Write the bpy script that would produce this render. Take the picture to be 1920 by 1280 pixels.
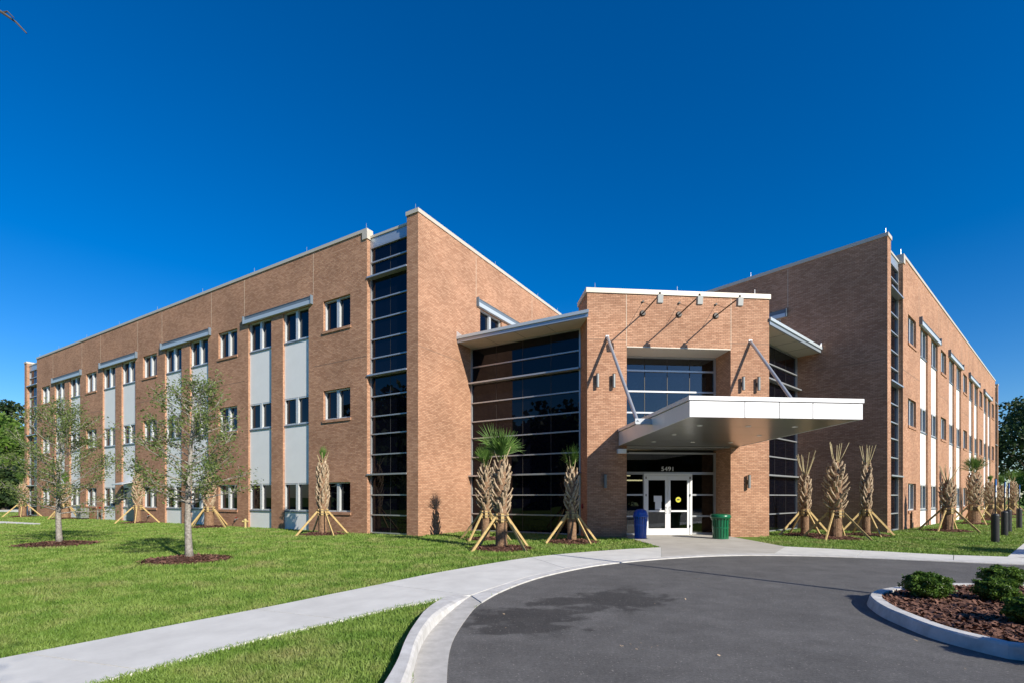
import bpy, bmesh, math, random
import numpy as np
from mathutils import Vector, Matrix
R = math.radians
for o in list(bpy.data.objects): bpy.data.objects.remove(o)
scene = bpy.context.scene
col = scene.collection
random.seed(7); rng = np.random.default_rng(7)

# ------------------------------------------------------------------ camera, sky, sun, exposure
F_PX, HOR, EYE = 929.0, 931.0, 1.66            # focal length in photo pixels, horizon row, eye height (m)
cam = bpy.data.cameras.new('camera'); cam.sensor_width = 36.0
cam.lens = F_PX / 1920 * 36.0; cam.shift_y = (HOR - 640) / 1920; cam.clip_end = 2000
camo = bpy.data.objects.new('camera', cam); col.objects.link(camo)
camo.location = (0, 0, EYE); camo.rotation_euler = (R(90), 0, 0)
scene.camera = camo
SUN_AZ, SUN_EL = R(138), R(29)                 # clockwise from +Y
world = bpy.data.worlds.new('World'); scene.world = world; world.use_nodes = True
wn = world.node_tree.nodes; wl = world.node_tree.links
sky = wn.new('ShaderNodeTexSky'); sky.sky_type = 'NISHITA'; sky.sun_disc = False
sky.sun_elevation = SUN_EL; sky.sun_rotation = SUN_AZ
sky.air_density = 1.0; sky.dust_density = 0.25; sky.ozone_density = 5.0; sky.altitude = 0
hs = wn.new('ShaderNodeHueSaturation'); hs.inputs['Saturation'].default_value = 1.36; hs.inputs['Hue'].default_value = .508
wl.new(sky.outputs[0], hs.inputs['Color']); wl.new(hs.outputs[0], wn['Background'].inputs[0]); wn['Background'].inputs[1].default_value = 0.11
sun = bpy.data.lights.new('sun', 'SUN'); sun.energy = 5.0; sun.angle = R(0.53); sun.color = (1.0, 0.93, 0.82)
suno = bpy.data.objects.new('sun', sun); col.objects.link(suno)
sd = Vector((math.sin(SUN_AZ) * math.cos(SUN_EL), math.cos(SUN_AZ) * math.cos(SUN_EL), math.sin(SUN_EL)))
suno.rotation_euler = sd.to_track_quat('Z', 'Y').to_euler(); suno.location = (20, -20, 30)
vs = scene.view_settings; vs.view_transform = 'Standard'; vs.look = 'None'; vs.gamma = 1; vs.exposure = 0.40

# ------------------------------------------------------------------ helpers
def gp(x, y, z=0.0):                           # photo pixel on a level surface at height z -> world
    D = F_PX * (EYE - z) / (y - HOR)
    return Vector(((x - 960) / F_PX * D, D, z))
class MB:
    """collects faces; build() links them as one mesh object (uv in metres)"""
    def __init__(s): s.v = []; s.f = []; s.m = []
    def quad(s, *ps):
        n = len(s.v); s.v += [tuple(p) for p in ps]; s.f.append(tuple(range(n, n + len(ps)))); return s
    def hexa(s, c):                            # 8 corners: 4 bottom then 4 top
        c = [Vector(p) for p in c]
        if (c[1] - c[0]).cross(c[3] - c[0]).dot(c[4] - c[0]) < 0: c = [c[i] for i in (3, 2, 1, 0, 7, 6, 5, 4)]   # keep normals outward
        n = len(s.v); s.v += [tuple(p) for p in c]
        for f in ((0, 3, 2, 1), (4, 5, 6, 7), (0, 1, 5, 4), (1, 2, 6, 5), (2, 3, 7, 6), (3, 0, 4, 7)):
            s.f.append(tuple(n + i for i in f))
        return s
    def box(s, fr, a0, a1, b0, b1, z0, z1):
        return s.hexa([fr(a0, b0, z0), fr(a1, b0, z0), fr(a1, b1, z0), fr(a0, b1, z0),
                       fr(a0, b0, z1), fr(a1, b0, z1), fr(a1, b1, z1), fr(a0, b1, z1)])
    def tube(s, pts, rad, seg=6, cap=True, flat=1.0, upv=None):
        pts = [Vector(p) for p in pts]; n0 = len(s.v); k = len(pts)
        for i, p in enumerate(pts):
            d = (pts[min(i + 1, k - 1)] - pts[max(i - 1, 0)]).normalized()
            up = Vector(upv) if upv else (Vector((0, 0, 1)) if abs(d.z) < .9 else Vector((1, 0, 0)))
            a = d.cross(up).normalized(); b = a.cross(d).normalized()
            r = rad[i] if isinstance(rad, (list, tuple)) else rad
            for j in range(seg):
                t = 2 * math.pi * j / seg
                s.v.append(tuple(p + a * (r * math.cos(t)) + b * (r * flat * math.sin(t))))
        for i in range(k - 1):
            for j in range(seg):
                j2 = (j + 1) % seg
                s.f.append((n0 + i * seg + j, n0 + i * seg + j2, n0 + (i + 1) * seg + j2, n0 + (i + 1) * seg + j))
        if cap:
            s.f.append(tuple(n0 + j for j in range(seg))[::-1]); s.f.append(tuple(n0 + (k - 1) * seg + j for j in range(seg)))
        return s
    def lathe(s, prof, seg=24, c=(0, 0, 0)):    # prof: (r, z) list
        n0 = len(s.v)
        for r, z in prof:
            for j in range(seg):
                t = 2 * math.pi * j / seg; s.v.append((c[0] + r * math.cos(t), c[1] + r * math.sin(t), c[2] + z))
        for i in range(len(prof) - 1):
            for j in range(seg):
                j2 = (j + 1) % seg
                s.f.append((n0 + i * seg + j, n0 + i * seg + j2, n0 + (i + 1) * seg + j2, n0 + (i + 1) * seg + j))
        s.f.append(tuple(n0 + j for j in range(seg))[::-1]); s.f.append(tuple(n0 + (len(prof) - 1) * seg + j for j in range(seg)))
        return s
    def prism(s, poly, z0, z1):
        n = len(poly); n0 = len(s.v)
        s.v += [(p[0], p[1], z0) for p in poly] + [(p[0], p[1], z1) for p in poly]
        s.f.append(tuple(n0 + i for i in range(n))[::-1]); s.f.append(tuple(n0 + n + i for i in range(n)))
        for i in range(n):
            j = (i + 1) % n; s.f.append((n0 + i, n0 + j, n0 + n + j, n0 + n + i))
        return s
    def build(s, name, mat, parent=None, loc=None, smooth=False, uv=True):
        loc = Vector(loc) if loc is not None else Vector((0, 0, 0))
        me = bpy.data.meshes.new(name)
        me.from_pydata([(a - loc.x, b - loc.y, c - loc.z) for a, b, c in s.v], [], s.f); me.update()
        if uv:
            L = me.uv_layers.new(name='UVMap'); n = len(me.loops)
            co = np.array(s.v, dtype=np.float64); li = np.zeros(n, dtype=np.int32); me.loops.foreach_get('vertex_index', li)
            nrm = np.zeros(len(me.polygons) * 3); me.polygons.foreach_get('normal', nrm); nrm = nrm.reshape(-1, 3)
            tot = np.zeros(len(me.polygons), dtype=np.int32); me.polygons.foreach_get('loop_total', tot)
            nl = np.repeat(nrm, tot, axis=0); c = co[li]
            h = np.hypot(nl[:, 0], nl[:, 1]) + 1e-9
            u = (-nl[:, 1] * c[:, 0] + nl[:, 0] * c[:, 1]) / h
            flat = np.abs(nl[:, 2]) > .7
            uvs = np.stack([np.where(flat, c[:, 0], u), np.where(flat, c[:, 1], c[:, 2])], 1)
            L.data.foreach_set('uv', uvs.astype(np.float32).ravel())
        if smooth: me.polygons.foreach_set('use_smooth', [True] * len(me.polygons))
        me.materials.append(mat)
        o = bpy.data.objects.new(name, me); col.objects.link(o)
        if parent is None: o.location = loc
        else:
            pw = Vector((0, 0, 0)); q = parent
            while q: pw += q.location; q = q.parent
            o.parent = parent; o.location = loc - pw
        return o
def tag(o, label=None, cat=None, group=None, kind=None):
    for k, v in (('label', label), ('category', cat), ('group', group), ('kind', kind)):
        if v: o[k] = v
    return o
def empty(name, loc=(0, 0, 0), parent=None):
    o = bpy.data.objects.new(name, None); o.empty_display_size = .2; col.objects.link(o); o.location = loc
    if parent:
        pw = Vector((0, 0, 0)); q = parent
        while q: pw += q.location; q = q.parent
        o.parent = parent; o.location = Vector(loc) - pw
    return o
def W(o):
    p = Vector((0, 0, 0))
    while o: p += o.location; o = o.parent
    return p

# ------------------------------------------------------------------ materials
MATS = {}
def mat(name, base, rough=.6, metal=0.0, spec=.5, noise=None, bump=None, coat=0.0, transl=0.0, ior=None, emis=None):
    m = bpy.data.materials.new(name); m.use_nodes = True; nt = m.node_tree; N = nt.nodes; b = N['Principled BSDF']
    b.inputs['Base Color'].default_value = (*base, 1); b.inputs['Roughness'].default_value = rough
    b.inputs['Metallic'].default_value = metal; b.inputs['Specular IOR Level'].default_value = spec
    if coat: b.inputs['Coat Weight'].default_value = coat
    if ior: b.inputs['IOR'].default_value = ior
    if emis: b.inputs['Emission Color'].default_value = (*emis[0], 1); b.inputs['Emission Strength'].default_value = emis[1]
    if noise or bump:
        tc = N.new('ShaderNodeTexCoord')
    if noise:                                   # (scale, dark colour, light colour[, detail])
        nz = N.new('ShaderNodeTexNoise'); nz.inputs['Scale'].default_value = noise[0]; nz.inputs['Detail'].default_value = 8
        nz.inputs['Roughness'].default_value = .65
        rp = N.new('ShaderNodeValToRGB'); rp.color_ramp.elements[0].position = .3; rp.color_ramp.elements[1].position = .7
        rp.color_ramp.elements[0].color = (*noise[1], 1); rp.color_ramp.elements[1].color = (*noise[2], 1)
        nt.links.new(tc.outputs['Object'], nz.inputs['Vector']); nt.links.new(nz.outputs['Fac'], rp.inputs[0])
        nt.links.new(rp.outputs[0], b.inputs['Base Color'])
    if bump:                                    # (scale, strength, distance)
        n2 = N.new('ShaderNodeTexNoise'); n2.inputs['Scale'].default_value = bump[0]; n2.inputs['Detail'].default_value = 6
        bp = N.new('ShaderNodeBump'); bp.inputs['Strength'].default_value = bump[1]; bp.inputs['Distance'].default_value = bump[2]
        nt.links.new(tc.outputs['Object'], n2.inputs['Vector']); nt.links.new(n2.outputs['Fac'], bp.inputs['Height'])
        nt.links.new(bp.outputs[0], b.inputs['Normal'])
    MATS[name] = m
    return m
def brick_mat():
    m = bpy.data.materials.new('brick'); m.use_nodes = True; nt = m.node_tree; N = nt.nodes; Lk = nt.links; b = N['Principled BSDF']
    uv = N.new('ShaderNodeUVMap'); uv.uv_map = 'UVMap'
    bt = N.new('ShaderNodeTexBrick'); bt.offset = .5; bt.squash = 1
    bt.inputs['Scale'].default_value = 1; bt.inputs['Brick Width'].default_value = .2032; bt.inputs['Row Height'].default_value = .0677
    bt.inputs['Mortar Size'].default_value = .0072; bt.inputs['Mortar Smooth'].default_value = .25; bt.inputs['Bias'].default_value = -.1
    bt.inputs['Color1'].default_value = (.535, .302, .188, 1); bt.inputs['Color2'].default_value = (.37, .187, .11, 1)
    bt.inputs['Mortar'].default_value = (.24, .15, .095, 1)  # mortar colour darkened to stand in for shadow in the joints
    Lk.new(uv.outputs[0], bt.inputs['Vector'])
    nz = N.new('ShaderNodeTexNoise'); nz.inputs['Scale'].default_value = .55; nz.inputs['Detail'].default_value = 6
    n3 = N.new('ShaderNodeTexNoise'); n3.inputs['Scale'].default_value = 26; n3.inputs['Detail'].default_value = 3
    Lk.new(uv.outputs[0], nz.inputs['Vector']); Lk.new(uv.outputs[0], n3.inputs['Vector'])
    mr = N.new('ShaderNodeMapRange'); mr.inputs[1].default_value = .3; mr.inputs[2].default_value = .7; mr.inputs[3].default_value = .84; mr.inputs[4].default_value = 1.12
    Lk.new(nz.outputs['Fac'], mr.inputs[0])
    m3 = N.new('ShaderNodeMapRange'); m3.inputs[1].default_value = .3; m3.inputs[2].default_value = .7; m3.inputs[3].default_value = .86; m3.inputs[4].default_value = 1.14
    Lk.new(n3.outputs['Fac'], m3.inputs[0])
    mu = N.new('ShaderNodeMath'); mu.operation = 'MULTIPLY'; Lk.new(mr.outputs[0], mu.inputs[0]); Lk.new(m3.outputs[0], mu.inputs[1])
    hv = N.new('ShaderNodeHueSaturation'); Lk.new(bt.outputs['Color'], hv.inputs['Color']); Lk.new(mu.outputs[0], hv.inputs['Value'])
    Lk.new(hv.outputs[0], b.inputs['Base Color'])
    inv = N.new('ShaderNodeMath'); inv.operation = 'SUBTRACT'; inv.inputs[0].default_value = 1; Lk.new(bt.outputs['Fac'], inv.inputs[1])
    bp = N.new('ShaderNodeBump'); bp.inputs['Strength'].default_value = .9; bp.inputs['Distance'].default_value = .006
    Lk.new(inv.outputs[0], bp.inputs['Height']); Lk.new(bp.outputs[0], b.inputs['Normal'])
    b.inputs['Roughness'].default_value = .85; b.inputs['Specular IOR Level'].default_value = .25
    return m
def glass_mat(name, tint, see, k=1.35, add=.015):
    m = bpy.data.materials.new(name); m.use_nodes = True; nt = m.node_tree; N = nt.nodes; Lk = nt.links
    N.remove(N['Principled BSDF']); out = N['Material Output']
    fr = N.new('ShaderNodeFresnel'); fr.inputs['IOR'].default_value = 1.52
    ad = N.new('ShaderNodeMath'); ad.operation = 'MULTIPLY_ADD'; ad.inputs[1].default_value = k; ad.inputs[2].default_value = add; ad.use_clamp = True
    gl = N.new('ShaderNodeBsdfGlossy'); gl.inputs['Roughness'].default_value = .0; gl.inputs['Color'].default_value = (.93, .96, 1, 1)
    # slight waviness so reflections bend from pane to pane
    tc = N.new('ShaderNodeTexCoord'); nz = N.new('ShaderNodeTexNoise'); nz.inputs['Scale'].default_value = .6; nz.inputs['Detail'].default_value = 1
    bp = N.new('ShaderNodeBump'); bp.inputs['Strength'].default_value = .25; bp.inputs['Distance'].default_value = .012
    Lk.new(tc.outputs['Object'], nz.inputs['Vector']); Lk.new(nz.outputs['Fac'], bp.inputs['Height']); Lk.new(bp.outputs[0], gl.inputs['Normal'])
    if see:
        body = N.new('ShaderNodeBsdfTransparent'); body.inputs['Color'].default_value = (*tint, 1)
    else:
        body = N.new('ShaderNodeBsdfDiffuse'); body.inputs['Color'].default_value = (*tint, 1)
    mx = N.new('ShaderNodeMixShader'); Lk.new(fr.outputs[0], ad.inputs[0]); Lk.new(ad.outputs[0], mx.inputs[0])
    Lk.new(body.outputs[0], mx.inputs[1]); Lk.new(gl.outputs[0], mx.inputs[2]); Lk.new(mx.outputs[0], out.inputs[0])
    return m
def leaf_mat(name, c1, c2, transl=.35, scale=9.0, rough=.5, patch=None):
    m = bpy.data.materials.new(name); m.use_nodes = True; nt = m.node_tree; N = nt.nodes; Lk = nt.links; b = N['Principled BSDF']; out = N['Material Output']
    tc = N.new('ShaderNodeTexCoord'); nz = N.new('ShaderNodeTexNoise'); nz.inputs['Scale'].default_value = scale; nz.inputs['Detail'].default_value = 3
    rp = N.new('ShaderNodeValToRGB'); rp.color_ramp.elements[0].position = .35; rp.color_ramp.elements[1].position = .65
    rp.color_ramp.elements[0].color = (*c1, 1); rp.color_ramp.elements[1].color = (*c2, 1)
    Lk.new(tc.outputs['Object'], nz.inputs['Vector']); Lk.new(nz.outputs['Fac'], rp.inputs[0]); Lk.new(rp.outputs[0], b.inputs['Base Color'])
    b.inputs['Roughness'].default_value = rough; b.inputs['Specular IOR Level'].default_value = .3
    colr = rp.outputs[0]
    if patch:                                   # (scale, colour): worn straw-coloured places
        n2 = N.new('ShaderNodeTexNoise'); n2.inputs['Scale'].default_value = patch[0]; n2.inputs['Detail'].default_value = 7; n2.inputs['Roughness'].default_value = .7
        r2 = N.new('ShaderNodeMapRange'); r2.inputs[1].default_value = .50; r2.inputs[2].default_value = .68; r2.inputs[3].default_value = 0; r2.inputs[4].default_value = .75
        mp = N.new('ShaderNodeMix'); mp.data_type = 'RGBA'; mp.inputs[7].default_value = (*patch[1], 1)
        Lk.new(tc.outputs['Object'], n2.inputs['Vector']); Lk.new(n2.outputs['Fac'], r2.inputs[0]); Lk.new(r2.outputs[0], mp.inputs[0]); Lk.new(colr, mp.inputs[6]); colr = mp.outputs[2]
        Lk.new(colr, b.inputs['Base Color'])
    tr = N.new('ShaderNodeBsdfTranslucent'); Lk.new(colr, tr.inputs['Color'])
    mx = N.new('ShaderNodeMixShader'); mx.inputs[0].default_value = transl
    Lk.new(b.outputs[0], mx.inputs[1]); Lk.new(tr.outputs[0], mx.inputs[2]); Lk.new(mx.outputs[0], out.inputs[0])
    return m
M_BRICK = brick_mat()
M_COPING = mat('coping_metal', (.56, .51, .42), .5, .1)
M_ALU = mat('aluminium', (.47, .49, .50), .35, .55)
M_FRAME = mat('window_frame', (.62, .64, .64), .4, .3)
M_PANEL = mat('white_panel', (.6, .61, .59), .6, 0, .3, noise=(.8, (.78, .78, .755), (.85, .85, .83)))
M_SHADE = mat('sunshade_metal', (.55, .61, .64), .45, .3)
M_SHADE2 = mat('sunshade_web', (.13, .17, .21), .6, .0)  # web's shade is put into this dark colour; sills and end caps share it
M_GLASS = glass_mat('tinted_glass', (.0025, .003, .006), False, .72, .0)
M_CLEAR = glass_mat('lobby_glass', (.34, .38, .40), True)
M_SPAND = mat('spandrel_metal', (.42, .48, .54), .35, .5)
M_CAULK = mat('caulk', (.55, .44, .33), .8)
M_JOINT = mat('joint_sealant', (.24, .15, .10), .8)
M_SOFFIT = mat('soffit_panel', (.55, .50, .42), .7)
M_CANW = mat('canopy_white', (.80, .80, .79), .32, .12, .5)
M_CANS = mat('canopy_soffit', (.42, .41, .38), .28, .85)
M_DARKM = mat('dark_metal', (.05, .045, .04), .5, .4)
M_GREYM = mat('grey_metal', (.24, .25, .24), .5, .4)
M_ROOF = mat('roof_membrane', (.5, .5, .48), .8)
M_WHITEP = mat('white_paint', (.78, .79, .79), .35)
M_CONC = mat('concrete', (.5, .5, .48), .85, 0, .3, noise=(1.7, (.55, .54, .50), (.69, .68, .63)), bump=(90, .25, .004))
M_APRON = mat('apron_concrete', (.42, .41, .38), .85, 0, .3, noise=(1.1, (.40, .375, .33), (.52, .495, .445)), bump=(90, .25, .004))
M_KERB = mat('kerb_concrete', (.6, .6, .57), .8, 0, .3, noise=(4.5, (.44, .43, .40), (.68, .67, .64)), bump=(60, .4, .006))
M_GUTTER = mat('gutter_concrete', (.5, .48, .43), .85, 0, .3, noise=(6, (.40, .385, .35), (.55, .53, .49)), bump=(70, .4, .006))
M_GRASS = leaf_mat('grass_blade', (.14, .25, .036), (.28, .385, .085), .3, 1.4, .55, (.7, (.33, .30, .13)))
M_DARKSOIL = mat('soil', (.08, .055, .035), .9)
M_WOOD = mat('pine_board', (.5, .37, .16), .7, 0, .3, noise=(14, (.40, .27, .10), (.60, .45, .21)))
M_BAND = mat('steel_band', (.20, .17, .12), .5, .5)
M_PTRUNK = mat('palm_trunk', (.2, .12, .07), .9, 0, .2, noise=(13, (.14, .08, .045), (.36, .225, .135)), bump=(30, 1, .03))
M_BOOT = mat('palm_boot', (.33, .24, .14), .85, 0, .2, noise=(10, (.20, .13, .075), (.62, .49, .34)), bump=(60, .5, .008))
M_STALK = mat('palm_stalk', (.42, .38, .17), .6, 0, .3, noise=(7, (.42, .34, .17), (.60, .51, .30)))
M_FROND = leaf_mat('palm_frond', (.06, .13, .025), (.14, .24, .05), .3, 5, .4)
M_BARK = mat('oak_bark', (.26, .235, .20), .9, 0, .2, noise=(18, (.13, .115, .095), (.42, .39, .345)), bump=(40, .8, .01))
M_OAK = leaf_mat('oak_leaf', (.075, .12, .026), (.22, .28, .085), .35, 6)
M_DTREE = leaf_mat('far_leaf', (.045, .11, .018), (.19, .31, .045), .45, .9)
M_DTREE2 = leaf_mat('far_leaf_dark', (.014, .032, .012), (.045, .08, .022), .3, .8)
M_DBARK = mat('dark_bark', (.10, .08, .06), .9)
M_SHRUB = leaf_mat('shrub_leaf', (.045, .10, .015), (.15, .25, .045), .3, 7, .3)
M_CHIP = mat('mulch_chip', (.16, .08, .05), .9, 0, .2, noise=(11, (.075, .033, .022), (.25, .135, .095)))
M_MULCH = mat('mulch_bed', (.09, .045, .03), .95, 0, .1, noise=(25, (.04, .02, .013), (.16, .08, .055)), bump=(50, 1, .03))
M_BLUE = mat('blue_enamel', (.004, .085, .46), .3, 0, .5, coat=.3)
M_GREEN = mat('green_enamel', (.004, .12, .05), .3, 0, .5, coat=.3)
M_BOLL = mat('bollard_black', (.022, .023, .025), .45)
M_SIGNB = mat('sign_blue', (.02, .12, .42), .4)
M_YEL = mat('hydrant_yellow', (.50, .40, .16), .6)
M_STICK = mat('sticker_yellow', (.55, .53, .03), .5)
M_PAPER = mat('paper', (.78, .80, .82), .7)
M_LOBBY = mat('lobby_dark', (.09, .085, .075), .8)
M_LOBFL = mat('lobby_floor', (.12, .12, .11), .4)
M_LAMPON = mat('lit_strip', (1, .8, .4), .5, emis=((1, .74, .36), 4.0))
M_SHADECL = mat('roller_shade_cloth', (.74, .76, .70), .8)
M_RED = mat('red_plastic', (.25, .01, .01), .4)

def lawn_material():
    m = bpy.data.materials.new('lawn'); m.use_nodes = True; nt = m.node_tree; N = nt.nodes; Lk = nt.links; b = N['Principled BSDF']
    tc = N.new('ShaderNodeTexCoord')
    def nz(sc, det=5):
        n = N.new('ShaderNodeTexNoise'); n.inputs['Scale'].default_value = sc; n.inputs['Detail'].default_value = det
        Lk.new(tc.outputs['Object'], n.inputs['Vector']); return n
    a = nz(.35); c = nz(28, 8)
    r1 = N.new('ShaderNodeValToRGB'); e = r1.color_ramp.elements; e[0].position = .32; e[1].position = .68
    e[0].color = (.10, .17, .03, 1); e[1].color = (.18, .265, .055, 1); Lk.new(c.outputs['Fac'], r1.inputs[0])
    r2 = N.new('ShaderNodeValToRGB'); e = r2.color_ramp.elements; e[0].position = .56; e[1].position = .72
    e[0].color = (0, 0, 0, 1); e[1].color = (.5, .5, .5, 1); Lk.new(a.outputs['Fac'], r2.inputs[0])
    mx = N.new('ShaderNodeMix'); mx.data_type = 'RGBA'; Lk.new(r2.outputs[0], mx.inputs[0]); Lk.new(r1.outputs[0], mx.inputs[6]); mx.inputs[7].default_value = (.15, .16, .045, 1)
    Lk.new(mx.outputs[2], b.inputs['Base Color']); b.inputs['Roughness'].default_value = .9; b.inputs['Specular IOR Level'].default_value = .1
    bp = N.new('ShaderNodeBump'); bp.inputs['Strength'].default_value = .8; bp.inputs['Distance'].default_value = .03; Lk.new(c.outputs['Fac'], bp.inputs['Height']); Lk.new(bp.outputs[0], b.inputs['Normal'])
    return m
M_LAWN = lawn_material()
def asphalt_material(stains):
    m = bpy.data.materials.new('asphalt'); m.use_nodes = True; nt = m.node_tree; N = nt.nodes; Lk = nt.links; b = N['Principled BSDF']
    tc = N.new('ShaderNodeTexCoord')
    def nz(sc, det=6, rg=.6):
        n = N.new('ShaderNodeTexNoise'); n.inputs['Scale'].default_value = sc; n.inputs['Detail'].default_value = det; n.inputs['Roughness'].default_value = rg
        Lk.new(tc.outputs['Object'], n.inputs['Vector']); return n
    fine = nz(170, 4, .8); big = nz(.8); mid = nz(3.2)
    def math_(op, x, y):
        n = N.new('ShaderNodeMath'); n.operation = op
        for i, q in enumerate((x, y)):
            if isinstance(q, (int, float)): n.inputs[i].default_value = q
            else: Lk.new(q, n.inputs[i])
        return n.outputs[0]
    def rng_(x, a, c, d, e):
        n = N.new('ShaderNodeMapRange'); n.inputs[1].default_value = a; n.inputs[2].default_value = c; n.inputs[3].default_value = d; n.inputs[4].default_value = e
        Lk.new(x, n.inputs[0]); return n.outputs[0]
    grain = nz(34, 6, .85); blot = nz(2.1, 8, .7)
    v = math_('MULTIPLY', rng_(fine.outputs['Fac'], .25, .75, .6, 1.4), rng_(big.outputs['Fac'], .3, .7, .84, 1.14))
    v = math_('MULTIPLY', v, math_('MULTIPLY', rng_(grain.outputs['Fac'], .3, .7, .6, 1.42), rng_(blot.outputs['Fac'], .3, .7, .80, 1.2)))
    sep = N.new('ShaderNodeSeparateXYZ'); Lk.new(tc.outputs['Object'], sep.inputs[0])
    wob = math_('MULTIPLY', math_('SUBTRACT', mid.outputs['Fac'], .5), 1.0)
    wob = math_('ADD', math_('MULTIPLY', wob, 1.5), math_('MULTIPLY', math_('SUBTRACT', big.outputs['Fac'], .5), 3.0))
    keep = None
    for (cx, cy, rx, ry, rot) in stains:        # oil and water stains with ragged edges
        ca, sa = math.cos(rot), math.sin(rot)
        dx = math_('SUBTRACT', sep.outputs[0], cx); dy = math_('SUBTRACT', sep.outputs[1], cy)
        px = math_('DIVIDE', math_('ADD', math_('MULTIPLY', dx, ca), math_('MULTIPLY', dy, sa)), rx)
        py = math_('DIVIDE', math_('SUBTRACT', math_('MULTIPLY', dy, ca), math_('MULTIPLY', dx, sa)), ry)
        d = math_('ADD', math_('SQRT', math_('ADD', math_('MULTIPLY', px, px), math_('MULTIPLY', py, py)), 0), wob)
        k = rng_(d, .70, 1.10, .50, 1.0)
        keep = k if keep is None else math_('MINIMUM', keep, k)
    v = math_('MULTIPLY', v, keep)
    vm = N.new('ShaderNodeMix'); vm.data_type = 'RGBA'; vm.blend_type = 'MULTIPLY'; vm.inputs[0].default_value = 1
    vm.inputs[6].default_value = (.115, .112, .106, 1)
    cb = N.new('ShaderNodeCombineColor')
    for i in range(3): Lk.new(v, cb.inputs[i])
    Lk.new(cb.outputs[0], vm.inputs[7])
    # pale specks of grit
    sp = nz(38, 1, .5); spk = rng_(sp.outputs['Fac'], .70, .74, 0, .8)
    m2 = N.new('ShaderNodeMix'); m2.data_type = 'RGBA'; Lk.new(spk, m2.inputs[0]); Lk.new(vm.outputs[2], m2.inputs[6]); m2.inputs[7].default_value = (.3, .28, .25, 1)
    Lk.new(m2.outputs[2], b.inputs['Base Color']); b.inputs['Roughness'].default_value = .8; b.inputs['Specular IOR Level'].default_value = .3
    bp = N.new('ShaderNodeBump'); bp.inputs['Strength'].default_value = .6; bp.inputs['Distance'].default_value = .006; Lk.new(fine.outputs['Fac'], bp.inputs['Height']); Lk.new(bp.outputs[0], b.inputs['Normal'])
    return m

# ------------------------------------------------------------------ building layout
AX, WG = -5.15, 54.09                           # bearing of the symmetry axis, angle of each wing to it (deg)
def dv(deg): return Vector((math.sin(R(deg)), math.cos(R(deg))))
def frame(o, ds, dd): return lambda s, d, z: Vector((o.x + ds.x * s + dd.x * d, o.y + ds.y * s + dd.y * d, z))
C1 = gp(784, 1005).to_2d(); C2 = Vector((17.24, 22.75)); E0 = Vector((3.04, 20.03))
dL, dF, dR, dD, dE, dB = dv(AX - WG), dv(AX + 90 - WG), dv(AX + WG), dv(AX - 90 + WG), dv(AX + 90), dv(AX)
WL = frame(C1, dL, dF); WR = frame(C2, dR, dD)   # (along outer facade, into the building, z)
FL = lambda s, d, z: WL(d, s, z)                 # end walls: (along end wall, inwards, z)
FR = lambda s, d, z: WR(d, s, z)
EP = frame(E0, dE, dB)                           # entrance portal: (right, back, z)
TOP = 13.62; WLEN = 46.5; WDEP = 14.09

bld = empty('office_building', EP(3.87, 0, 0))
tag(bld, 'three storey tan brick office building with glazed corners and entrance portal', 'building')
def part(name, mb, m, parent=None, **kw):
    parent = parent or bld
    c = np.array(mb.v); loc = ((c[:, 0].min() + c[:, 0].max()) / 2, (c[:, 1].min() + c[:, 1].max()) / 2, c[:, 2].min())
    return mb.build(name, m, parent, loc, **kw)
def pbox(name, m, fr, *b, parent=None): return part(name, MB().box(fr, *b), m, parent)

def holed_wall(fr, s0, s1, z0, z1, holes, dep=.13, edge0=0, edge1=0, floor_holes=True):
    mb = MB()
    S = sorted({s0, s1, *[h[0] for h in holes], *[h[1] for h in holes]}); Z = sorted({z0, z1, *[h[2] for h in holes], *[h[3] for h in holes]})
    for i in range(len(S) - 1):
        for j in range(len(Z) - 1):
            a, b, c, d = S[i], S[i + 1], Z[j], Z[j + 1]
            if any(h[0] <= a + 1e-6 and b <= h[1] + 1e-6 and h[2] <= c + 1e-6 and d <= h[3] + 1e-6 for h in holes): continue
            mb.quad(fr(a, 0, c), fr(b, 0, c), fr(b, 0, d), fr(a, 0, d))
    for h in holes:
        q = h[4] if len(h) > 4 else dep
        mb.quad(fr(h[0], 0, h[2]), fr(h[0], q, h[2]), fr(h[0], q, h[3]), fr(h[0], 0, h[3]))
        mb.quad(fr(h[1], q, h[2]), fr(h[1], 0, h[2]), fr(h[1], 0, h[3]), fr(h[1], q, h[3]))
        mb.quad(fr(h[0], 0, h[3]), fr(h[0], q, h[3]), fr(h[1], q, h[3]), fr(h[1], 0, h[3]))
        if h[2] > z0 + .01: mb.quad(fr(h[0], 0, h[2]), fr(h[1], 0, h[2]), fr(h[1], q, h[2]), fr(h[0], q, h[2]))
    if edge0: mb.quad(fr(s0, 0, z0), fr(s0, edge0, z0), fr(s0, edge0, z1), fr(s0, 0, z1))
    if edge1: mb.quad(fr(s1, 0, z0), fr(s1, edge1, z0), fr(s1, edge1, z1), fr(s1, 0, z1))
    return mb

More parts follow.
